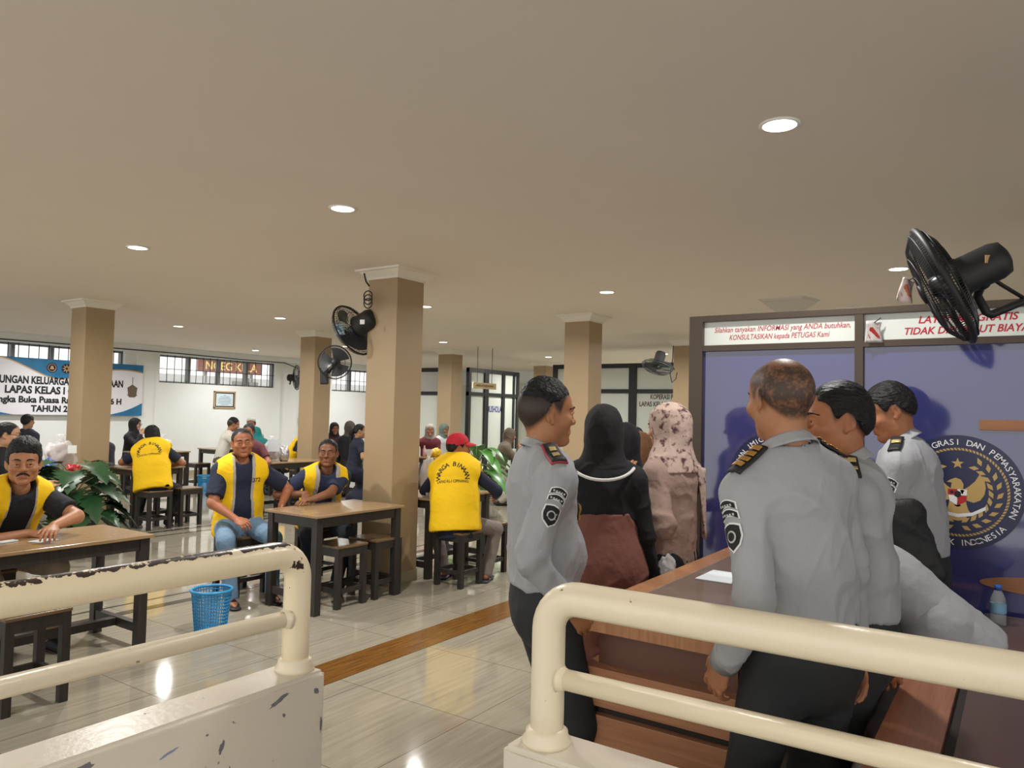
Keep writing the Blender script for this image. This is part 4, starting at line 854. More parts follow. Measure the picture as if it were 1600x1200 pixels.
def person(label, g, skin='A9765A', top=None, bottom=None, hair='short', q=2, hijab=None, vest=False, cap=None, shoes=None, face=None, build=1., belly=0., sleeve=1., curl=None, hem=-.12, skirt=None, group=None, back_text=False, lin=.05, palms=(None, None), uniform=None, moustache=False, glasses=False, rough=None, front_num=None, hairtop=.0, skinbot=False, tunic=None, headscale=1., seed=0, drape=1., vb=1.08, vopen=(.05, .09), stub=0., finger=True, hand_on=(True, True)):
    """q: 0 close, 1 middle, 2 far (grid size)"""
    hv, av, cv = ((.0034, .004, .0085), (.0042, .005, .0115), (.011, .0095, .02))[q]; face = face or {}; k = g.k
    root = thing('person', label, 'person', tuple(g.o), group); parts = []
    hf = Frame(g.hf.o, *g.hf.R, g.hf.s*headscale); g.hf = hf
    # head and neck
    lo, hi = bbox([hf.o, g.P3], .15*k*headscale); lo[2] -= .02; s = SDF(lo, hi, hv)
    s.cone(hf((0, -.024, -.03)), g.P3-g.up2*.05*k, .051*k, .06*k); head_sdf(s, hf, hv, 0, face); V, F = s.mesh(); parts.append((V, F)); nh = len(V); bv = BVHTree.FromPolygons(V.tolist(), F.tolist())
    # arms and hands
    for i in (0, 1):
        sh, el, wr = g.S[i], g.el[i], g.wr[i]; short = sleeve < .99 and top is not None
        fd, a = g.hd[i]; sg = 1 if i == 0 else -1; pm = palms[i]
        if pm is None:      # hanging: thumb forward, back of the hand outward
            sd = g.F if abs(fd@g.F) < .8 else -g.Z; sd = nrm(sd-fd*(sd@fd)); n = np.cross(fd, sd)*1.; n = n if n@(g.R*sg) > 0 else -n; ff = fd
        else:
            ff = nrm(g.fr.dir(pm[0])); n = nrm(g.fr.dir(pm[1])-ff*(g.fr.dir(pm[1])@ff)); sd = np.cross(n, ff)*sg; 
        lo, hi = bbox([sh if short else (el+wr)/2, el if short else wr, wr, wr+ff*.2*k], .07*k); s = SDF(lo, hi, av)
        if short: s.cone(sh, el, .05*k*build, .041*k*build); s.cone(el, wr, .042*k*build, .027*k, .02)
        else: s.cone((el+wr)/2, wr, .034*k, .027*k)
        if hand_on[i]: hand_sdf(s, wr+ff*.012, ff, n, sd, k*.98, *( [curl[i]] if curl and curl[i] else []))
        parts.append(s.mesh(1))
    s = SDF(*bbox([g.P0, g.P1, g.P2, g.P3, *g.S, *g.hj], .16), .024); s.cone(g.P0, g.P1, .1, .09, .04); s.cone(g.P1, g.P3, .09, .07, .04); s.cone(g.S[0], g.S[1], .035, .035, .03); parts.append(s.mesh())
    if skinbot:
        for i in (0, 1):
            A = g.an[i]; s = SDF(*bbox([g.kn[i], A, A+g.F*.17-g.Z*.07], .09), max(av, .0055)); s.cone(g.kn[i], A, .05*k, .033*k); s.cone(A+g.F*-.03-g.Z*.03, A+g.F*.1-g.Z*.05, .03, .026, .02); s.cone(A+g.F*.1-g.Z*.05, A+g.F*.16-g.Z*.055, .03, .014, .02, (g.Z, .6)); parts.append(s.mesh())
    V, F = join(parts); b = np.array(srgb(skin)); L = hf.inv(V); col = np.tile(b, (len(V), 1)); hm = np.zeros(len(V), bool); hm[:nh] = True
    nz = vnoise(V*60)[:, None]; col *= (.93+.14*nz)
    def mixc(m, c, a): col[m] = col[m]*(1-a)+np.array(srgb(c))*a
    x, y, z = L.T
    lip = hm & (np.abs(x) < .0235) & (np.abs(z+.0615) < .0095*(1-np.abs(x)/.034)) & (y > .078); mixc(lip, '8A4A42', .6)
    rosy = hm & (y > .05); col[rosy] *= np.array([1.01, .985, .975])
    if hv > .009:       # far faces: brow, eye and mouth colouring
        for sx in (-1, 1): mixc(hm & (np.abs(x-sx*.031) < .016) & (np.abs(z-.003) < .008) & (y > .05), '2A1A14', .75); mixc(hm & (np.abs(x-sx*.031) < .02) & (np.abs(z-.026) < .007) & (y > .05), '2A1A14', .7)
    if stub or hair in ('short', 'fade', 'bald', 'swept'):
        zl = np.interp(y, [-.1, -.07, -.04, -.005, .012, .028, .04, .06, .075, .1], [-.075, -.07, -.035, .022, .0, -.01, .03, .055, .068, .075]); m = hm & (z > zl) & (np.abs(x) < .0885)
        if hair == 'bald':
            thin = np.clip((z-.075)/.04, 0, 1)*.55+np.clip((y-.02)/.06, 0, 1)*.5; nn = (vnoise((L@rot((1, 2, 3), 40).T)*230)+vnoise((L@rot((3, 1, 2), 70).T)*110)+vnoise((L@rot((2, 3, 1), 25).T)*45))/3; aa = np.clip((.95-thin)*(1.7*nn+.05), 0, .92); e = np.clip((z-zl)/.02, 0, 1); col[m] = col[m]*(1-(aa*e)[m, None])+np.array(srgb('2E2622'))*(aa*e)[m, None]
        else:
            e = np.clip((z-zl)/.026, 0, 1)[:, None]*.94; col[m] = (col*(1-e)+np.array(srgb('131214'))*e)[m]
    if stub: mixc(hm & (z < -.045) & (y > .0) & ~lip, '4A3A34', stub)
    raw_mesh('body', V, F, M_skin, root, col)
    # eyes, brows
    if q < 2 and not face.get('noeyes'):
        for sx in (-1, 1):
            mb = MB(); mb.sphere((0, 0, 0), .0128*hf.s, 32, 24); c = hf((sx*.031, .0785, .003)); gz = face.get('gaze', (0, 1, 0)); gd = nrm(hf.dir(gz)); mb.v = [tuple(c+np.array(p)) for p in mb.v]
            ct = [np.mean([np.array(mb.v[i]) for i in f], 0)-c for f in mb.f]; mb.mi = [1 if nrm(t)@gd > .872 else 0 for t in ct]; build_mesh(mb, 'eye', M_eyem, root)
            pts = []
            for (bx, bz) in ((.013, .024), (.025, .0295), (.039, .0295), (.052, .022)):
                h = bv.ray_cast(Vector(hf((sx*bx, .2, bz))), Vector(-hf.R[1])); pts.append(np.array(h[0])+hf.R[1]*.001 if h[0] else hf((sx*bx, .085, bz)))
            mb = MB(); mb.tube(pts, [.0028*hf.s, .0042*hf.s, .0038*hf.s, .0015*hf.s], 6); build_mesh(mb, 'eyebrow', M_hair, root)
        if moustache:
            mb = MB()
            for sx in (-1, 1):
                pts = []
                for bx, bz in ((.002, -.048), (.014, -.049), (.024, -.055), (.031, -.064)):
                    h = bv.ray_cast(Vector(hf((sx*bx, .2, bz))), Vector(-hf.R[1])); pts.append(np.array(h[0]) if h[0] else hf((sx*bx, .09, bz)))
                mb.tube(pts, [.006*hf.s, .0062*hf.s, .005*hf.s, .002*hf.s], 8)
            build_mesh(mb, 'moustache', M_hair, root)
    if glasses:
        mb = MB()
        for sx in (-1, 1): mb.ring(hf((sx*.031, .1, .002)), hf.R[1], .02*hf.s, .0022*hf.s, 24, 5); mb.tube([hf((sx*.05, .098, .005)), hf((sx*.078, .0, .01))], .002*hf.s, 5)
        mb.tube([hf((-.011, .103, .005)), hf((.011, .103, .005))], .002*hf.s, 5); build_mesh(mb, 'glasses', M_black, root)
    # hair
    if hijab is None and hair not in ('none', 'bald'):
        s = SDF(*bbox([hf.o], .17*k*headscale), max(hv, .0045)); t = .0075+hairtop*.3
        if hair == 'fade': s.ell(hf((0, -.012, .05)), np.array((.0765, .096, .076+hairtop))*hf.s, 0, hf.R); zl = ([-.13, -.09, -.05, 0, .04, .06, .075, .12], [-.02, -.015, .005, .036, .05, .06, .074, .078])
        elif hair == 'bob': s.ell(hf((0, -.02, .03)), np.array((.094, .11, .1))*hf.s, 0, hf.R); s.ell(hf((0, -.045, -.03)), np.array((.092, .075, .08))*hf.s, .03, hf.R); zl = ([-.13, .0, .03, .05, .075, .12], [-.1, -.1, -.04, .04, .065, .07])
        elif hair == 'swept':
            s.ell(hf((0, -.012, .043)), np.array((.087, .106, .088+hairtop))*hf.s, 0, hf.R); s.ell(hf((-.025, .03, .095)), np.array((.05, .06, .03))*hf.s, .03, hf.R); s.ell(hf((0, -.05, .0)), np.array((.083, .068, .07))*hf.s, .02, hf.R); zl = ([-.13, -.07, -.03, .0, .02, .034, .042, .06, .075, .13], [-.06, -.055, -.03, .02, -.01, -.015, .03, .05, .058, .062])
        else: s.ell(hf((0, -.014, .038)), np.array((.08+t*.25, .101+t*.25, .084+hairtop))*hf.s, 0, hf.R); s.ell(hf((0, -.048, .0)), np.array((.074, .062, .062))*hf.s, .02, hf.R); zl = ([-.13, -.08, -.05, -.01, .012, .026, .036, .055, .075, .12], [-.06, -.055, -.022, .024, .006, -.002, .035, .055, .066, .07])
        def cutf(P):
            Q = hf.inv(P); ww = vnoise(Q.reshape(-1, 3)*np.array([70, 70, 30])).reshape(Q.shape[:-1])*.012; return (np.interp(Q[..., 1], *zl)+ww-Q[..., 2])*.7*hf.s
        s.op(cutf, s.lo, s.lo+s.h*s.n, 0, 'x', 0)
        V, F = s.mesh()
        if len(F):
            N = vnormals(V, F); Q = hf.inv(V); V = V+N*((vnoise(Q*np.array([150, 40, 90]))-.5)*.0045+(vnoise(Q*np.array([40, 18, 26])+7)-.5)*.006)[:, None]*hf.s; raw_mesh('hair', V, F, rough or M_hair, root)
        if hair == 'pony':
            s = SDF(*bbox([hf((0, -.12, 0)), hf((0, -.14, -.3))], .1), .01); s.chain([hf((0, -.1, .03)), hf((0, -.14, -.03)), hf((0, -.13, -.25))], [.03, .045, .015], .02); V, F = s.mesh(); raw_mesh('ponytail', V, F, M_hair, root)
            mb = MB(); mb.sphere(hf((-.06, -.1, .03)), .03, 12, 8); build_mesh(mb, 'hair_clip', mat('clip_pink', 'E7C3B4', .5), root)
    if cap == 'red':
        m = mat('red_cap_cloth', 'C01F33', .8, bump=(40, .2)); s = SDF(*bbox([hf((0, .05, .05))], .19), .005); s.ell(hf((0, -.012, .045)), np.array((.087, .106, .095))*hf.s, 0, hf.R); s.plane(hf((0, 0, .028)), hf.dir((0, .28, -1)))
        V, F = s.mesh(); raw_mesh('cap_crown', V, F, m, root); mb = MB()
        mb.grid(lambda u, v: hf((.08*math.sin((u-.5)*2.4)*(1-.12*v), .085*math.cos((u-.5)*2.0)+.085*v*math.cos((u-.5)*2.2), .062-.02*v-.028*((u-.5)*2)**2)), 16, 8); o = build_mesh(mb, 'cap_brim', m, root); sm = o.modifiers.new('s', 'SOLIDIFY'); sm.thickness = .004
    if cap == 'white':
        mb = MB(); mb.lathe([(.084, .0), (.086, .06), (.075, .078), (.01, .083)], hf((0, -.012, .05)), 24, hf.R[2]); build_mesh(mb, 'prayer_cap', mat('cap_white', 'DADAD6', .8), root)
    # hijab
    if hijab:
        m = hijab if not isinstance(hijab, str) else cloth(hijab); s = SDF(*bbox([hf.o, g.C, *g.S, g.P2], .2), cv*.8); s.ell(hf((0, -.012, .03)), np.array((.092, .115, .105))*hf.s, 0, hf.R); s.ell(hf((0, -.03, -.04)), np.array((.085, .09, .1))*hf.s, .03, hf.R)
        s.cone(hf((0, -.005, -.06)), g.C+g.up2*.02, .075, .125*k*drape, .05, (nrm(g.Y), .8)); s.cone(g.C+g.up2*.03, g.P2+g.up2*.0, .125*k*drape, .175*k*drape, .05, (nrm(g.Y), .72))
        s.cone(g.S[0]-g.X*.05, g.S[1]+g.X*.05, .055*drape, .055*drape, .06); s.ell(hf((0, .11, -.012)), np.array((.06, .075, .078))*hf.s, .012, hf.R, 's'); s.plane(g.P2+g.up2*.06*k, -g.up2)
        V, F = s.mesh(); N = vnormals(V, F); raw_mesh('headscarf', fold(V, N, .007, 9, seed, (1, 1, .45)), F, m, root)
    # top
    if top:
        m = top if not isinstance(top, str) else cloth(top); long_ = sleeve > .99; ends = [g.wr[i] if long_ else g.S[i]+(g.el[i]-g.S[i])*sleeve for i in (0, 1)]
        ax_ = nrm(g.hc-g.P3); bot = hem if tunic is None else -tunic; s = SDF(*bbox([g.P0+g.up*bot, g.P0, g.P1, g.P2, g.P3, *g.S, *g.el, *ends], .2), cv)
        torso_sdf(s, g, .012, build, belly, min(bot, 0)+.0, 1.0 if tunic is None else 1.12); s.plane(g.P0+g.up*bot, -g.up)
        if not hijab: s.ell(g.P3+nrm(g.Y)*.028*k+ax_*.038*k, np.array((.074, .088, .062))*k, .012, np.array([g.X, nrm(np.cross(ax_, g.X)), ax_]), 's')
        for i in (0, 1):
            if long_:
                mid = g.S[i]+(g.el[i]-g.S[i])*.3; s.cone(g.S[i], mid, .058*k*build, .056*k*build, .035); s.cone(mid, g.el[i], .057*k*build, .05*k*build, .006); d = nrm(g.wr[i]-g.el[i]); s.cone(g.el[i], g.wr[i]+d*.01,   .048*k*build, .039*k, .02, None, [(g.wr[i]-d*.005, d)])
            else: d = nrm(ends[i]-g.S[i]); s.cone(g.S[i], ends[i]+d*.03, .066*k*build, .069*k*build, .03, None, [(ends[i], d)])
        V, F = s.mesh(); N = vnormals(V, F); V = fold(V, N, (.005 if vest else (.012, .008, .004)[q]), 7, seed, (1.2, 1.2, .5)); 
        if long_ and q < 2: V = sleeve_fold(V, vnormals(V, F), g, .0055)
        to = raw_mesh('shirt' if tunic is None else 'tunic', V, F, m, root); tb = (V, F)
    # vest
    if vest:
        s = SDF(*bbox([g.P0-g.up*.1, g.P1, g.P2, g.P3, *g.S], .2), min(cv, .0115)); torso_sdf(s, g, .031+(vb-1.08)*.06, build*(1+(vb-1.08)*.8), belly, -.06, 1.05); s.plane(g.P0-g.up*.1*k, -g.up)
        for i, sg in ((0, 1), (1, -1)): ao = (.07+.2*(vb-1.08))*k; s.cone(g.S[i]+g.X*sg*ao+g.up2*.02, g.S[i]+g.X*sg*ao-g.up2*.13*k, .076*k, .086*k, .01, None, None, 's')
        s.cone(g.P3+g.up2*.0+nrm(g.Y)*.03, g.P3+g.up2*.2, .075*k, .1*k, .01, None, None, 's')
        fo = nrm(g.Y)
        def openf(P):
            Q = P-g.P1; xx = np.abs(Q@g.X); t = np.clip((Q@g.up2)/(.3*k), -.8, 1.); w = vopen[1]+(vopen[0]-vopen[1])*np.clip(t+.2, 0, 1) if False else np.interp(t, [-.8, .2, 1.], [vopen[1], vopen[0], .07]); return np.maximum(xx-w, -(Q@fo)+.02)
        if vopen: s.op(openf, s.lo, s.lo+s.h*s.n, .006, 's', 0)
        V, F = s.mesh(); N = vnormals(V, F); V = fold(V, N, .0055, 8, seed+5, (1, 1, .5)); ct = V[F].mean(1); mi = np.zeros(len(F), int)
        if vopen:
            Q = ct-g.P1; w = np.interp(np.clip((Q@g.up2)/(.3*k), -.8, 1.), [-.8, .2, 1.], [vopen[1], vopen[0], .07]); mi = ((np.abs(Q@g.X) < w+lin*.24) & (Q@fo > .0) & (np.abs(Q@g.X) > w-.05)).astype(int)
        raw_mesh('vest', V, F, [M_yel, M_lin], root, None, mi); vb = BVHTree.FromPolygons(V.tolist(), F.tolist())
        if back_text:
            o = g.P2+g.up2*.005*k; mb = MB(); bk = -nrm(g.Y); rt = g.X if False else -np.cross(g.up2, bk)*-1.; rt = np.cross(g.up2, bk)
            arc_text(mb, 'WARGA BINAAN', o-g.up2*.05*k, rt, g.up2, .115*k, 174, 6, .062*k, .016); put_text(mb, 'LAPAS KL-I CIPINANG', o-g.up2*.09*k, rt, g.up2, .038*k, .016, width=.29*k); project(mb, vb, bk, 'back_lettering', root)
        if front_num:
            mb = MB(); f_ = nrm(g.Y); rt = np.cross(g.up2, f_); sd = front_num[1]; put_text(mb, front_num[0], g.P2+rt*sd*k-g.up2*.02*k, rt, g.up2, .05*k, .012); project(mb, vb, f_, 'number_print', root)
    # trousers, skirt, shoes
    if bottom and not skirt:
        m = bottom if not isinstance(bottom, str) else cloth(bottom, .8, .2); s = SDF(*bbox([g.P0+g.up*.16, *g.hj, *g.kn, *g.an], .19), cv); s.cone(g.P0+g.up*.12, g.P0-g.up*.03, .155*k*build, .168*k*build, .03, (nrm(g.F-g.up*(g.F@g.up)), .72)); s.plane(g.P0+g.up*.085, g.up)
        for i in (0, 1): s.cone(g.hj[i], g.kn[i], .092*k*build, .066*k, .04); s.cone(g.kn[i], g.an[i]-g.Z*.02, .066*k, .056*k, .03, None, [(g.an[i]-g.Z*.03, nrm(g.an[i]-g.kn[i]))])
        V, F = s.mesh(); N = vnormals(V, F); raw_mesh('trousers', fold(V, N, .005, 9, seed+2, (1, 1, .4)), F, m, root)
    if skirt:
        m = cloth(skirt[0], .85, .3); h0, h1, r0, r1 = skirt[1:]; s = SDF(*bbox([g.P0+g.up*h0, g.P0, g.o+g.Z*h1, *g.kn], .32), cv); f2 = nrm(g.F)
        if g.hz > .75: s.cone(g.P0+g.up*h0, g.P0, r0, r0*1.32, .03, (f2, .74)); s.cone(g.P0, g.o+g.Z*h1, r0*1.32, r1, .06, (f2, .78)); s.plane(g.P0+g.up*h0, g.up); s.plane(g.o+g.Z*h1, -g.Z)
        else:
            km = (g.kn[0]+g.kn[1])/2; s.cone(g.P0+g.up*.08, g.P0, r0, r0*1.2, .03, (f2, .8)); s.cone(g.P0-g.Z*.02, km, .17, .15, .05, (g.Z, .62)); am = (g.an[0]+g.an[1])/2; s.cone(km, am, .15, r1, .05, (f2, .7)); s.plane((0, 0, .06), -g.Z)
        V, F = s.mesh(); N = vnormals(V, F); raw_mesh('skirt', fold(V, N, .007, 7, seed+4, (1.4, 1.4, .3)), F, m, root)
    if shoes:
        m = mat('shoe_'+shoes, shoes, .5)
        for i in (0, 1):
            A = g.an[i]; s = SDF(*bbox([A+g.F*-.1, A+g.F*.24], .1), max(.006, cv*.7)); B = A*1.; B[2] = 0
            if skinbot: s.cone(B-g.F*.07+g.Z*.012, B+g.F*.17+g.Z*.012, .045, .048, 0, (g.Z, .28)); s.cone(B+g.F*.07+g.R*.045+g.Z*.01, B+g.F*.11+g.Z*.065, .012, .012); s.cone(B+g.F*.07-g.R*.045+g.Z*.01, B+g.F*.11+g.Z*.065, .012, .012)
            else: s.cone(A-g.Z*.02-g.F*.01, A-g.Z*.02, .046, .046); s.cone(B-g.F*.05+g.Z*.045, B+g.F*.14+g.Z*.035, .043, .04, .03); s.plane((0, 0, .0), -g.Z)
            V, F = s.mesh(); raw_mesh('sandal' if skinbot else 'shoe', V, F, m, root)
    root_data = dict(root=root, g=g, shirt=tb if top else None, bv=None)
    return root_data
def build_mesh(mb, name, mats, root): return build(mb, name, mats, root, True)
def project(mb, bvh, out, name, root, mt=None, lift=.0022):
    """lay a flat print onto the cloth under it"""
    V = []; out = np.array(out, float)
    for p in mb.v:
        h = bvh.ray_cast(Vector(np.array(p)+out*.3), Vector(-out)); V.append(tuple(np.array(h[0])+out*lift) if h[0] is not None else p)
    mb.v = V; return build(mb, name, mt or M_blk, root)

def collar(g, m, root, h=.032, r=.066, drop=.03, tip=.045):
    ax = nrm(g.hc-g.P3); f = nrm(g.Y-ax*(g.Y@ax)); x = np.cross(f, ax); c = g.P3+ax*.012*g.k; mb = MB(); k = g.k
    def P(u, v):
        th = math.radians(14+332*u); cf = math.cos(th); d = drop+tip*math.exp(-(min(th, 2*math.pi-th)/.55)**2); rr, z = np.interp(v, [0, .35, .5, 1], [r, r*.93, r*1.0, r*1.36]), np.interp(v, [0, .35, .5, 1], [0, h, h+.002, h-d])
        return c+(x*math.sin(th)+f*cf*1.08)*rr*k+ax*(z-.022*cf)*k+f*.008*k
    mb.grid(P, 48, 12); o = build(mb, 'collar', m, root, True); sm = o.modifiers.new('s', 'SOLIDIFY'); sm.thickness = .003; return o
def lay(root, bvh, c, rt, up, out, polys, name, mt, lift=.003, sub=True):
    mb = MB()
    for p in polys:
        n = len(p); cx, cy = np.mean([a for a, b in p]), np.mean([b for a, b in p]); mb.add([c+rt*a+up*b for a, b in p]+[c+rt*cx+up*cy], [(i, (i+1) % n, n) for i in range(n)])
    return project(mb, bvh, out, name, root, mt, lift)
def sleeve_patch(P, g, side, t=.33):
    """arched unit tabs and a shield badge sewn on the upper sleeve"""
    root = P['root']; V, F = P['shirt']; bv = BVHTree.FromPolygons(V.tolist(), F.tolist()); i = 0 if side > 0 else 1; ax = nrm(g.S[i]-g.el[i]); c = g.S[i]+(g.el[i]-g.S[i])*t; out = nrm(g.X*side-ax*(g.X@ax*side)); rt = np.cross(ax, out); k = .9
    def arc(y, w, h, n=8): return [((-w+2*w*j/n)*k, (y+.012*(1-((j/n-.5)*2)**2))*k) for j in range(n+1)]+[((w-2*w*j/n)*k, (y-h+.012*(1-((j/n-.5)*2)**2))*k) for j in range(n+1)]
    sh = lambda s_: [(x*s_*k, (y*s_-.045)*k) for x, y in ((-.036, .034), (-.018, .04), (0, .043), (.018, .04), (.036, .034), (.038, 0), (.03, -.028), (.0, -.05), (-.03, -.028), (-.038, 0))]
    lay(root, bv, c, rt, ax, out, [arc(.055, .038, .024), arc(.027, .038, .024), sh(1.)], 'sleeve_patch', M_wt, .003)
    lay(root, bv, c, rt, ax, out, [arc(.051, .033, .016), arc(.023, .033, .016), sh(.86)], 'patch_ground', M_blk, .0042)
    ring = [(.019*math.cos(a)*k, (.019*math.sin(a)-.046)*k) for a in np.linspace(0, 6.28, 14)[:-1]]; bars = [[(x0*k, (y-.003)*k), (x0*k+.006, (y-.003)*k), (x0*k+.006, (y+.004)*k), (x0*k, (y+.004)*k)] for y in (.047, .019) for x0 in (-.027, -.016, -.005, .006, .017)]
    lay(root, bv, c, rt, ax, out, [ring], 'patch_figure', mat('patch_grey', 'BFC0C0', .6), .0055); lay(root, bv, c, rt, ax, out, bars, 'patch_lettering', mat('patch_grey', 'BFC0C0', .6), .0055); lay(root, bv, c, rt, ax, out, [[(x*.72, y*.72-.0115) for x, y in ring]], 'patch_centre', M_blk, .0065)
def epaulette(P, g, side, ground, marks, border=None):
    root = P['root']; V, F = P['shirt']; bv = BVHTree.FromPolygons(V.tolist(), F.tolist()); i = 0 if side > 0 else 1; a = g.P3+(g.S[i]-g.P3)*.34; b = g.S[i]+g.X*side*.012; d = nrm(b-a); up = nrm(np.cross(np.cross(d, g.up2), d)); y = np.cross(up, d)
    L_ = np.linalg.norm(b-a)
    def strip(s0, s1, w0, w1, lift, name, m, th=.002):
        mb = MB(); mb.grid(lambda u, v: a+d*L_*(s0+(s1-s0)*u)+y*(w0+(w1-w0)*v), 8, 5); VV = []
        for p in mb.v:
            h = bv.ray_cast(Vector(np.array(p)+up*.15), Vector(-up)); VV.append(tuple((np.array(h[0]) if h[0] is not None else np.array(p))+up*lift))
        mb.v = VV; o = build(mb, name, m, root, True); sm = o.modifiers.new('s', 'SOLIDIFY'); sm.thickness = th; sm.offset = 0; return o
    if border: strip(0, 1, -.031, .031, .007, 'epaulette_border', border, .006)
    strip(.04, .97, -.026, .026, .0105 if border else .008, 'epaulette', ground, .006)
    for s0, s1, w, m in marks: strip(s0, s1, -w, w, .016, 'rank_mark', m, .003)
def cuffs(P, g, side, m):
    i = 0 if side > 0 else 1; d = nrm(g.wr[i]-g.el[i]); w = g.wr[i]; root = P['root']; mb = MB(); r = .042*g.k; mb.lathe([(r*.92, -.0), (r, .002), (r*1.03, -.05), (r*.97, -.056), (r*.8, -.056)], w+d*.004, 28, d, cap=False); o = build(mb, 'cuff', m, root, True); sm = o.modifiers.new('s', 'SOLIDIFY'); sm.thickness = .003
# ---------------------------------------------------------------- the people
def at(px, d): p = W(px, 640, d); return p[:2]
def w4(px, py, d): return (*W(px, py, d), 1)
U = cloth('A0A3A8', .75, .22, 30, .04); UT = cloth('26292C', .8, .2); NAVY = '171D33'; BLKC = '101116'
RB = mat('epaulette_red', 'A83240', .6); DK = mat('epaulette_dark', '1C1C20', .6); BZ = mat('rank_bronze', 'B98A4A', .4, .5); SV = mat('rank_gold', 'D8C98A', .35, .6)
# --- uniformed men
A = Fig(at(854, 2.85), 74, 1.68, hands=(w4(890, 950, 2.66), None), head=(-2, 2, 0), elbow=((.3, -1, -.2), None), lean=-2)
PA = person('standing man in grey uniform with red-edged epaulettes and sleeve badge beside the counter', A, 'A8734F', U, UT, 'fade', 0, shoes='151515', belly=.03, hairtop=.016, hem=.05, build=1.02, face=dict(nose=.95), seed=1)
collar(A, U, PA['root']); sleeve_patch(PA, A, 1, .3)
for s_ in (1, -1): epaulette(PA, A, s_, DK, [(.25, .42, .012, SV), (.55, .72, .012, SV)], RB); cuffs(PA, A, s_, U)
def chest_trim(P, g):
    V, F = P['shirt']; bv = BVHTree.FromPolygons(V.tolist(), F.tolist()); f = nrm(g.Y); rt = np.cross(g.up2, f); c = g.P2+g.up2*.03
    for sd in (-1,):
        o = c+rt*.075*sd; bx = lambda x0, x1, y0, y1: [(x0, y0), (x1, y0), (x1, y1), (x0, y1)]
        lay(P['root'], bv, o, rt, g.up2, f, [bx(-.042, .042, .03, .055)], 'name_patch_border', M_wt, .003); lay(P['root'], bv, o, rt, g.up2, f, [bx(-.037, .037, .034, .051)], 'name_patch', M_blk, .0042)
        lay(P['root'], bv, o, rt, g.up2, f, [[(-.05, .02), (.05, .02), (.05, -.02), (0, -.045), (-.05, -.02)]], 'pocket_flap', U, .006)
        lay(P['root'], bv, o, rt, g.up2, f, [bx(-.012, .012, -.07, -.035)], 'badge_strap', M_blk, .006)
        mb = MB(); q = o-g.up2*.095; h = bv.ray_cast(Vector(q+f*.3), Vector(-f)); q = np.array(h[0]) if h[0] is not None else q
        mb.lathe([(.001, .014), (.014, .012), (.022, .006), (.024, 0)], q, 7, f); mb.lathe([(.001, .01), (.012, .008), (.015, 0)], q-g.up2*.03, 6, f); build(mb, 'gold_badge', mat('badge_gold', 'B99A5A', .3, .8), P['root'])
    mb = MB(); q = g.P0+g.up*.075+f*.13; mb.obox(q, (.045, .012, .035), np.array([rt, f, g.up2]).T); build(mb, 'belt_buckle', mat('badge_gold', 'B99A5A', .3, .8), P['root'])
chest_trim(PA, A)
B = Fig(at(1262, 2.2), -22, 1.745, shw=.93, hands=(None, w4(1132, 1035, 2.14)), head=(6, 6, 0), elbow=(None, (-.25, -1, 0)), lean=1, roll=-6.5)
PB = person('balding man in grey uniform seen from behind, hand on the counter side', B, 'A87352', U, UT, 'bald', 0, shoes='151515', hem=.05, build=.97, seed=2, headscale=.95)
collar(B, U, PB['root']); sleeve_patch(PB, B, -1, .3)
for s_ in (1, -1): epaulette(PB, B, s_, DK, [(.12+.19*j, .25+.19*j, .02, BZ) for j in range(4)]); cuffs(PB, B, s_, U)
Cc = Fig(at(1345, 2.52), -70, 1.68, hands=(None, w4(1386, 1035, 2.44)), head=(-14, 3, 0), elbow=(None, (-.4, -1, 0)), lean=2, hunch=4)
PC = person('short-haired man in grey uniform in profile, behind the balding man', Cc, 'A66B48', U, UT, 'short', 0, shoes='151515', hem=.05, build=1.02, hairtop=.014, seed=3)
collar(Cc, U, PC['root']); epaulette(PC, Cc, -1, DK, [(.3, .42, .02, SV), (.6, .72, .02, SV)]); epaulette(PC, Cc, 1, DK, []); cuffs(PC, Cc, -1, U)
D = Fig(at(1438, 3.45), -50, 1.74, hands=((.1, .3, 1.0), (-.1, .33, 1.0)), head=(-22, 24, 0), elbow=(None, (-.6, -.7, -.3)), lean=3, hunch=6)
PD = person('man in short-sleeved grey uniform looking down before the blue partition', D, 'A66B48', U, UT, 'short', 0, shoes='151515', hem=.05, sleeve=.75, hairtop=.012, seed=4)
collar(D, U, PD['root']); sleeve_patch(PD, D, -1, .4); epaulette(PD, D, -1, DK, [(.35, .5, .02, SV)]); epaulette(PD, D, 1, DK, [])
G = Fig(at(1462, 2.88), -66, 1.7, hip=.86, lean=50, hunch=14, hands=((.1, .6, .95), (-.18, .52, .94)), head=(0, 30, 0), feet=((.1, .1, .08), (-.1, -.05, .08)))
PG = person('man in grey uniform bending forward behind the side counter', G, 'A66B48', U, U, 'short', 1, shoes='151515', hem=-.2, seed=6, build=1.04)
# jacket hanging over the forearm
def jacket():
    t = thing('jacket', 'black jacket draped over the arm of the man in short sleeves', 'jacket', tuple(W(1445, 830, 3.1))); s = SDF(*bbox([W(1418, 795, 3.12), W(1475, 905, 3.1), W(1400, 880, 3.1)], .12), .012)
    s.cone(W(1400, 800, 3.16), W(1425, 800, 3.1), .05, .05); s.cone(W(1422, 805, 3.1), W(1460, 895, 3.08), .055, .05, .04, (_f2, .5)); s.cone(W(1402, 805, 3.1), W(1420, 900, 3.08), .06, .06, .05, (_f2, .5))
    V, F = s.mesh(); N = vnormals(V, F); raw_mesh('cloth', fold(V, N, .012, 8, 3, (1, 1, .4)), F, cloth('141619', .6, .3), t)
jacket()
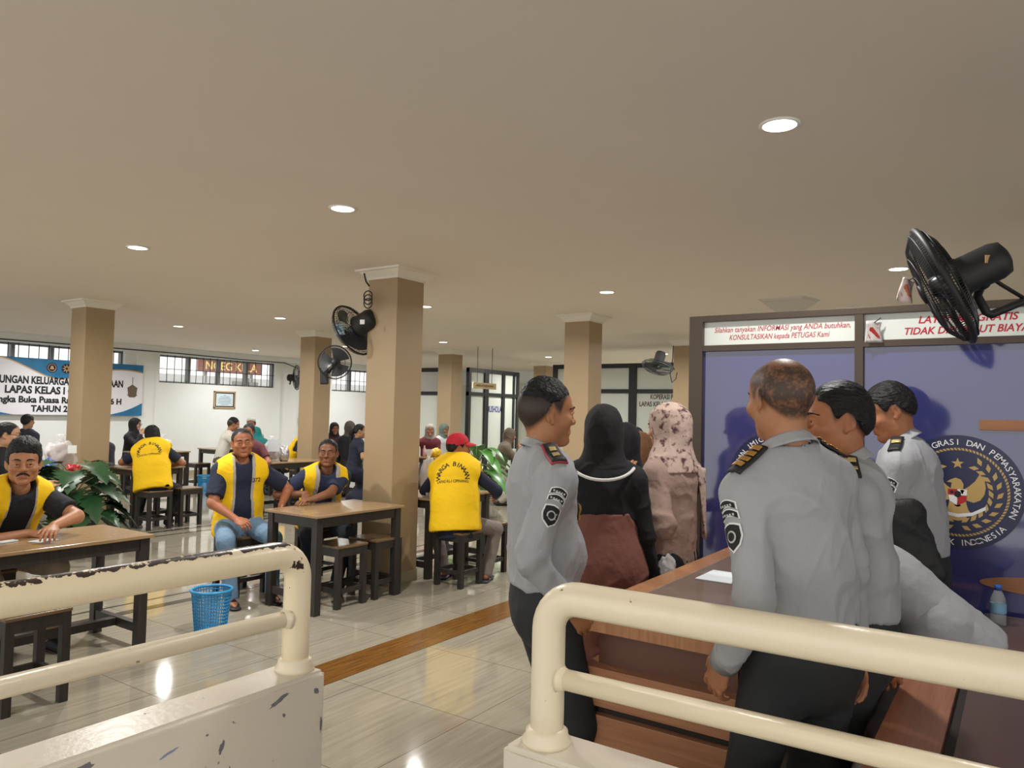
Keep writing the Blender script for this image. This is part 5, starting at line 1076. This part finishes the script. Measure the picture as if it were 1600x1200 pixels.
# --- women at the counter end
H1 = Fig(at(944, 3.55), 8, 1.6, head=(-6, 4, 0), hands=((.25, .06, .78), None), shw=.92)
PH = person('woman in black headscarf, black top and brown skirt seen from behind', H1, '9E6E50', BLKC, None, 'none', 0, hijab=cloth('0B0C10', .85, .25), skirt=('7D4F45', .28, .05, .15, .23), hem=.245, shoes='1A1A1A', build=.95, seed=8)
mb = MB(); q = H1.C+H1.up2*.03
mb.tube([q+H1.X*.15*math.sin(a)*1.0-nrm(H1.Y)*(.145*math.cos(a)-.0)+H1.up2*(.06-.075*math.cos(a)) for a in np.linspace(-1.25, 1.25, 15)], .008, 6); build(mb, 'lanyard', mat('lanyard_white', 'D8D8D4', .6), PH['root'], True)
K = Fig(at(1052, 3.85), -44, 1.62, head=(-8, 6, 0), hands=((.12, .34, 1.02), w4(1000, 760, 3.72)), elbow=((.5, -1, -.5), (-.2, -.5, -1)), shw=.92)
M_print = mat('printed_scarf', 'B7A093', .85, bump=(26, .3))
N_, L_, b_ = nodes(M_print); tc = N_.new('ShaderNodeTexCoord'); vz = N_.new('ShaderNodeTexNoise'); vz.inputs['Scale'].default_value = 32; vz.inputs['Detail'].default_value = 4; L_.new(tc.outputs['Object'], vz.inputs['Vector'])
r_ = ramp(N_, ((.54, 'B7A196'), (.6, '8C6E66'), (.66, '4A3438'))); L_.new(vz.outputs['Fac'], r_.inputs[0]); L_.new(r_.outputs[0], b_.inputs['Base Color'])
PK = person('woman in printed pink-beige headscarf and rose tunic at the counter', K, 'A87456', '9C8378', '17181C', 'none', 0, hijab=M_print, tunic=.24, drape=1.22, shoes='1A1A1A', seed=9, sleeve=1., build=.97)
mb = MB(); mb.grid(lambda u, v: K.S[0]+K.X*(-.10+.15*u*(1-.5*v))-nrm(K.Y)*(.115+.012*math.sin(u*9)-.05*u+.02*v)+K.up2*(.055-.03*u-.36*v)+K.X*.05*v, 10, 16); o = build(mb, 'scarf_tail', M_print, PK['root'], True); sm = o.modifiers.new('s', 'SOLIDIFY'); sm.thickness = .006
I = Fig(at(977, 4.35), 20, 1.51, head=(0, 5, 0)); person('woman in black headscarf and striped black top half hidden beyond the counter', I, '9E6E50', '15161A', None, 'none', 2, hijab='0E0F13', skirt=('17181C', .1, .05, .15, .24), shoes='1A1A1A', seed=10)
J = Fig(at(1004, 4.9), -20, 1.45, head=(-20, 12, 0)); person('woman in rust brown headscarf between the two women at the counter', J, '9E6E50', '5A4A40', '1E1E22', 'none', 2, hijab=mat('rust_scarf', '7A5236', .85, bump=(30, .3), var=.4, vs=20), tunic=.2, shoes='1A1A1A', seed=11)
I2 = Fig(at(990, 5.6), 170, 1.49); person('black-haired person behind the woman in the brown headscarf', I2, '9E6E50', '22242A', '1E1E22', 'short', 2, shoes='1A1A1A', seed=12)
# --- seated men near the front
E_ = Fig((2.26, 5.68), 124, 1.76, sit=.5, lean=30, hunch=6, head=(24, 2, 0), hands=((-.02, .42, .765), w4(84, 822, 4.72)), feet=((.1, .28, .08), (-.18, .42, .08)), elbow=((1.2, -.1, -.2), (-1.2, -.1, -.2)))
person('moustached man in yellow vest writing at the nearest table', E_, 'A5714F', '14161C', '8E7E6C', 'swept', 0, vest=True, sleeve=.75, moustache=True, shoes='15181C', hairtop=.024, face=dict(gaze=(-.1, 1, .05), w=1.03), headscale=1.08, vopen=(.085, .06), curl=((.5, .6, .6, .7), (.35, .4, .5, .5)), palms=(((-.75, .6, -.12), (.2, .2, 1)), ((.55, .75, -.18), (0, .2, 1))), seed=13, build=1.05)
mb = MB(); q = E_.wr[0]+nrm(E_.fr.dir((-.75, .6, 0)))*.09+np.array([0, 0, .012]); mb.tube([q+[-.03, .02, -.02], q+[.05, .0, .045]], [.0035, .0045], 8); tag(build(mb, 'pen', M_black, smooth=True), 'black pen held by the moustached man', 'pen')
mb = MB(); q = W(68, 833, 4.7); q[2] = .742; mb.obox(q, (.13, .1, .002), rot((0, 0, 1), 20)); tag(build(mb, 'note_paper', mat('paper_white', 'DDE6EA', .7)), 'small white note paper under the hands of the moustached man', 'paper')
mb = MB(); q = W(4, 845, 4.6); q[2] = .7455; mb.obox(q, (.16, .05, .007), rot((0, 0, 1), 10)); tag(build(mb, 'folded_paper', mat('paper_white', 'DDE6EA', .7)), 'folded white paper at the left end of the nearest table', 'paper')
Fm = Fig((4.13, 5.66), 148, 1.72, sit=.5, lean=4, hunch=3, head=(6, 0, 4), hands=((.1, .34, .68), (-.3, .25, .76)), feet=((.13, .44, .08), (-.2, .42, .08)), elbow=((.9, -.6, 0), (-.9, -.5, 0)))
person('man in yellow vest and blue jeans sitting at the end of the middle table', Fm, 'A5694A', '1A2238', cloth('6F8CA6', .85, .3, 40, .12), 'short', 0, vest=True, sleeve=.8, skinbot=True, shoes='1D1B22', hairtop=.0, face=dict(w=1.04, gaze=(.05, 1, 0)), vopen=(.06, .09), lin=.1, front_num=('072', .1), build=1.1, belly=.02, curl=((.4, .5, .6, .6), None), palms=(((-.5, .7, -.3), (.3, .4, .9)), None), seed=14)
Gm = Fig((4.88, 5.50), 152, 1.7, sit=.5, lean=26, hunch=8, head=(22, -2, 0), hands=(w4(478, 772, 6.72), w4(487, 781, 6.5)), feet=((.12, .3, .08), (-.12, .3, .08)), elbow=((1, -.3, -.3), (-1, -.3, -.3)))
person('man in open yellow vest leaning with both arms on the middle table', Gm, '7E5138', '232C47', '1C2630', 'short', 0, vest=True, sleeve=.75, shoes='2A2422', hairtop=.006, face=dict(w=1.02, gaze=(.1, 1, .15)), vopen=(.075, .07), lin=.17, front_num=('6', .1), seed=15, curl=((.25, .3, .35, .35), None), palms=(((.2, .9, -.3), (0, .3, 1)), ((.8, .5, 0), (0, 0, 1))))
Hm = Fig((5.56, 4.39), 10, 1.7, sit=.5, lean=10, hunch=8, twist=4, roll=-5, head=(64, 4, 0), hands=((.3, .4, .80), (-.2, .42, .80)), feet=((.26, .22, .08), (-.16, .26, .08)), elbow=((1, -.4, -.5), (-1, -.3, -.3)), kneeout=.6)
person('man in red cap and yellow vest with black lettering on its back', Hm, 'A5694A', NAVY, '7A6E68', 'short', 0, vest=True, vopen=None, sleeve=1., cap='red', vb=1.34, back_text=True, shoes='202634', skinbot=True, seed=16, hem=-.17)
# --- people further back
Vm = Fig((5.53, 9.38), -8, 1.66, sit=.5, lean=16, hunch=12, roll=-10, head=(-30, 14, 0), hands=((.12, .42, .79), (-.3, .4, .79)), feet=((.12, .3, .08), (-.25, .2, .08)), elbow=((1, -.3, -.3), (-1, -.2, -.2)))
person('person with a black bob in yellow vest seen from behind, left of the far tables', Vm, '9A6A4C', NAVY, '14161C', 'bob', 1, vest=True, vopen=None, sleeve=.75, vb=1.34, back_text=True, shoes='15171C', seed=17)
T1 = Fig((5.5, 10.75), 150, 1.58, sit=.5, lean=14, head=(0, 20, 0), hands=((.1, .4, .79), (-.1, .4, .79))); person('woman in tan headscarf beside the leftmost column', T1, 'A07454', '3A3A48', '20222A', 'none', 2, hijab='8A7764', seed=18, shoes='222222')
T2 = Fig((7.55, 13.62), 96, 1.6, sit=.5, lean=8, head=(-10, -2, 0), hands=((.1, .28, 1.07), (-.05, .4, .79)), elbow=((.6, .3, -1), (-1, -.2, -.2))); person('woman in black headscarf and glasses by the far wall, hand at her mouth', T2, 'B08566', '17181E', '3A4450', 'none', 2, hijab='131419', glasses=True, seed=19, shoes='555555')
T3 = Fig(at(347, 14.2), 62, 1.72, sit=.5, lean=12, hunch=6, head=(0, 14, 0), hands=((.1, .5, .8), (-.05, .5, .8)), elbow=((1, -.2, -.4), (-1, -.2, -.4))); person('man in white T-shirt leaning on a table by the far wall', T3, 'A87456', 'CFCBC0', '4A4640', 'fade', 1, sleeve=.75, hairtop=.012, seed=20, shoes='222222')
T4 = Fig(at(396, 14.9), 175, 1.68, sit=.5, lean=10, head=(0, 8, 0), hands=((.1, .4, .8), (-.1, .4, .8))); person('man in white prayer cap at the far wall table', T4, '9A6A4C', '8A9A86', '333333', 'short', 2, cap='white', seed=21, shoes='222222')
T5 = Fig(at(428, 14.0), -70, 1.6, sit=.5, lean=30, hunch=12, head=(0, 20, 0), hands=((.1, .5, .8), (-.1, .45, .8))); person('woman in teal headscarf bending over a table at the far wall', T5, '9A6A4C', '0F6F70', '0F5A5C', 'none', 2, hijab='127678', seed=22, shoes='222222')
T6 = Fig(at(393, 11.3), 170, 1.62, sit=.5, lean=12, head=(10, 6, 0), hands=((.1, .4, .8), (-.25, .42, .8))); person('dark-haired person right behind the man in jeans', T6, '9A6148', '5A2A32', '222222', 'short', 2, sleeve=.7, hairtop=.01, seed=23, shoes='222222')
T7 = Fig(at(453, 13.9), 80, 1.66, sit=.5, lean=22, hunch=14, head=(0, 20, 0), hands=((.1, .45, .8), (-.1, .45, .8))); person('person in yellow vest half hidden left of the second column', T7, '9A6148', NAVY, '222630', 'bob', 2, vest=True, vopen=None, sleeve=.7, seed=24, shoes='222222')
T8 = Fig(at(522, 14.6), 150, 1.58, sit=.5, lean=4, head=(0, 6, 0)); person('woman in black headscarf and maroon top right of the second column', T8, '9A6148', '3A1822', '222222', 'none', 2, hijab='0E0F13', seed=25, shoes='222222')
T9 = Fig(at(556, 12.6), 58, 1.62, sit=.5, lean=6, head=(18, 4, 0), hands=((.3, .25, .85), (-.1, .4, .8))); person('woman with a flower hair clip in a navy dress, seen from behind', T9, 'A27A5A', '141A2E', None, 'pony', 1, sleeve=.7, skirt=('141A2E', .1, .1, .16, .2), seed=26, shoes='222222')
T10 = Fig(at(547, 13.9), 20, 1.62, sit=.52, head=(0, 0, 0)); person('person in dark grey scarf just beyond the woman in the navy dress', T10, 'A27A5A', '14161C', '222222', 'none', 2, hijab='4A4640', seed=27, shoes='222222')
T11 = Fig(at(672, 14.6), 168, 1.6, sit=.5, lean=4, head=(0, 0, 0), hands=((.45, .3, 1.05), (-.1, .35, .8))); person('woman in maroon top and grey headscarf beside the third column', T11, '9A6A4C', '5A1A26', '222222', 'none', 2, hijab='8A8680', seed=28, shoes='222222')
T12 = Fig(at(690, 15.6), 130, 1.6, sit=.5, lean=6, head=(0, 8, 0)); person('woman in patterned scarf and white top behind the red cap', T12, '9A6A4C', 'C4C4C4', '222222', 'none', 2, hijab=mat('patterned_scarf', '5A6660', .85, var=.6, vs=30), seed=29, shoes='222222')
T13 = Fig(at(781, 13.2), 78, 1.6, sit=.5, lean=12, hunch=6, head=(0, 10, 0), hands=((.1, .34, 1.0), (-.05, .42, .8)), elbow=((.6, -.2, -1), (-1, -.2, -.2))); person('woman in olive brown headscarf seated by the leafy plant', T13, '8A5E44', '6A5F4F', 'A8A294', 'none', 1, hijab='5B4E42', seed=30, shoes='222222', finger=False)
T14 = Fig(at(-3, 7.2), 60, 1.66, sit=.52, lean=6, head=(4, 4, 0), hands=((.1, .22, 1.03), (-.2, .4, .8)), elbow=((.6, .2, -1), (-1, -.2, -.2))); person('man in glasses and black top at the left edge, hand at his chin', T14, 'B08566', BLKC, '222222', 'short', 1, glasses=True, seed=31, shoes='222222')
T15 = Fig(at(43, 12.4), 10, 1.66, sit=.52, head=(0, 0, 0)); person('black-haired person behind the moustached man, under the banner', T15, 'A27A5A', '2A2C38', '222222', 'short', 2, seed=32, shoes='222222')
# --- bags and small things on the tables
M_clear = mat('clear_plastic_bag', 'F2F4F4', .12, alpha=.38, bump=(18, .8)); M_foil = mat('silver_foil', 'B9B9BC', .2, .8, bump=(20, 1.)); M_food = mat('brown_food', '7A4A32', .7, var=.4, vs=20)
def bag(label, c, size, mt, inner=None, knot=True, name='plastic_bag', seed=0):
    t = thing(name, label, 'bag', tuple(c)); c = np.array(c, float); sx, sy, sz = size
    def blob(nm, m, sc, amp, kn):
        mb = MB()
        def f(u, v):
            a = 2*math.pi*u; b = math.pi*(v-.5); d = np.array([math.cos(a)*math.cos(b), math.sin(a)*math.cos(b), math.sin(b)]); r = 1+amp*(vnoise((d*3+seed+5)[None])[0]-.5)*2+amp*.6*(vnoise((d*8+seed)[None])[0]-.5)
            p = d*np.array([sx, sy, sz])*sc*r*.5; p[2] = max(p[2], -sz*.42*sc)+sz*.42; return c+p
        mb.grid(f, 32, 18); build(mb, nm, m, t, True)
        if kn: mb = MB(); mb.lathe([(.018, 0), (.012, .02), (.02, .04), (.05, .09), (.045, .1)], c+[0, 0, sz*.86], 9); build(mb, 'knot', m, t, True)
    blob('film', mt, 1., .25, knot)
    if inner: blob('contents', inner, .8, .2, False)
    return t
def sheetcard(name, label, px, py, d, w, h, col, cat='label card'):
    c = W(px, py, d); mb = MB(); mb.obox(c, (w, .004, h), np.array([_r3, _f2, _u3]).T); o = build(mb, name, mat('card_'+col, col, .5)); return tag(o, label, cat)
def tb(px, py, d, z): p = W(px, py, d); return (p[0], p[1], z)
bag('big clear bag of food with a white label on the table behind the jeans man', (7.62, 9.68, .77), (.32, .22, .34), M_clear, M_food, seed=1)
o = sheetcard('food_label', 'large white printed label on the food bag', 427, 696, 11.57, .17, .19, 'D6DCE4')
bag('silver foil bag beside the white-labelled food bag', (7.8, 9.6, .77), (.16, .14, .26), M_foil, None, False, 'foil_bag', 2)
bag('clear bag of red-brown food by the leftmost column', (4.42, 9.48, .77), (.34, .26, .42), M_clear, M_food, seed=3)
sheetcard('snack_label', 'square white label by the leftmost column bag', 113, 702, 8.6, .1, .09, 'E2E0DA')
bag('red and yellow snack packet behind the dark split-leaf plant', (4.42, 9.18, .77), (.2, .12, .13), mat('snack_red', 'B3262A', .25, var=.6, vs=9, bump=(20, .6)), None, False, 'snack_packet', 4)
bag('blue and white snack packet behind the dark split-leaf plant', (4.2, 9.25, .77), (.17, .12, .2), mat('snack_blue', '3A5FA8', .2, var=.7, vs=9, bump=(20, .6)), None, False, 'snack_packet', 5)
bag('tall clear domed bag in front of the yellow vest at left', (5.84, 9.86, .77), (.3, .28, .46), M_clear, mat('dark_food', '4A3A30', .5, var=.4, vs=14), True, seed=6)
bag('crumpled silver bag at the right side of the yellow vest at left', (5.97, 9.68, .77), (.2, .18, .2), M_foil, None, False, 'foil_bag', 7)
bag('white plastic bag on the far wall table', (7.78, 12.92, .77), (.3, .2, .24), mat('white_bag', 'E4E6E6', .4, bump=(16, .7)), None, True, seed=8)
bag('white plastic bag standing on the table beyond the cap peak of the red cap', (11.35, 8.8, .77), (.16, .14, .3), mat('white_bag', 'E4E6E6', .4, bump=(16, .7)), None, True, seed=9)
bag('clear bag of food left of the man in the red cap', (5.64, 4.8, .77), (.14, .16, .42), M_clear, mat('mixed_food', '8A6A4A', .6, var=.6, vs=18), True, seed=10)
bag('yellow packet on the table behind the red cap', (10.72, 8.95, .77), (.22, .16, .18), mat('yellow_packet', 'E2B91E', .4, bump=(16, .6)), None, False, 'snack_packet', 11)
mb = MB(); c = (12.5, 8.42, .77); mb.lathe([(.03, 0), (.035, .01), (.04, .12), (.042, .125)], c, 16); tag(build(mb, 'paper_cup', M_white, smooth=True), 'white cup on the table of the woman in the olive headscarf', 'cup')
mb = MB(); c = (10.62, 9.15, .77); mb.lathe([(.03, 0), (.032, .13), (.012, .17), (.012, .2)], c, 14); tag(build(mb, 'drink_bottle', mat('pink_bottle', 'D8A6B0', .3), smooth=True), 'pale pink bottle on the table beside the third column', 'bottle')
q = W(1043, 882, 3.5); bag('crinkled clear plastic bag held by the woman in the brown skirt', (q[0], q[1], q[2]-.05), (.075, .075, .1), M_clear, None, False, seed=12)

for F_, l in ((T1, 'under the woman in the tan headscarf'), (T4, 'under the man in the white prayer cap'), (T5, 'under the woman in the teal headscarf'), (T6, 'under the dark-haired person behind the jeans man'), (T8, 'under the woman in maroon by the second column'), (T10, 'under the person in the dark grey scarf'), (T11, 'under the woman in the grey headscarf'), (T12, 'under the woman in the patterned scarf'), (T14, 'under the man in glasses at the left edge'), (T15, 'under the person below the banner')):
    stool(F_.o[0]-.165, F_.o[1]-.165, 'dark wooden stool '+l)
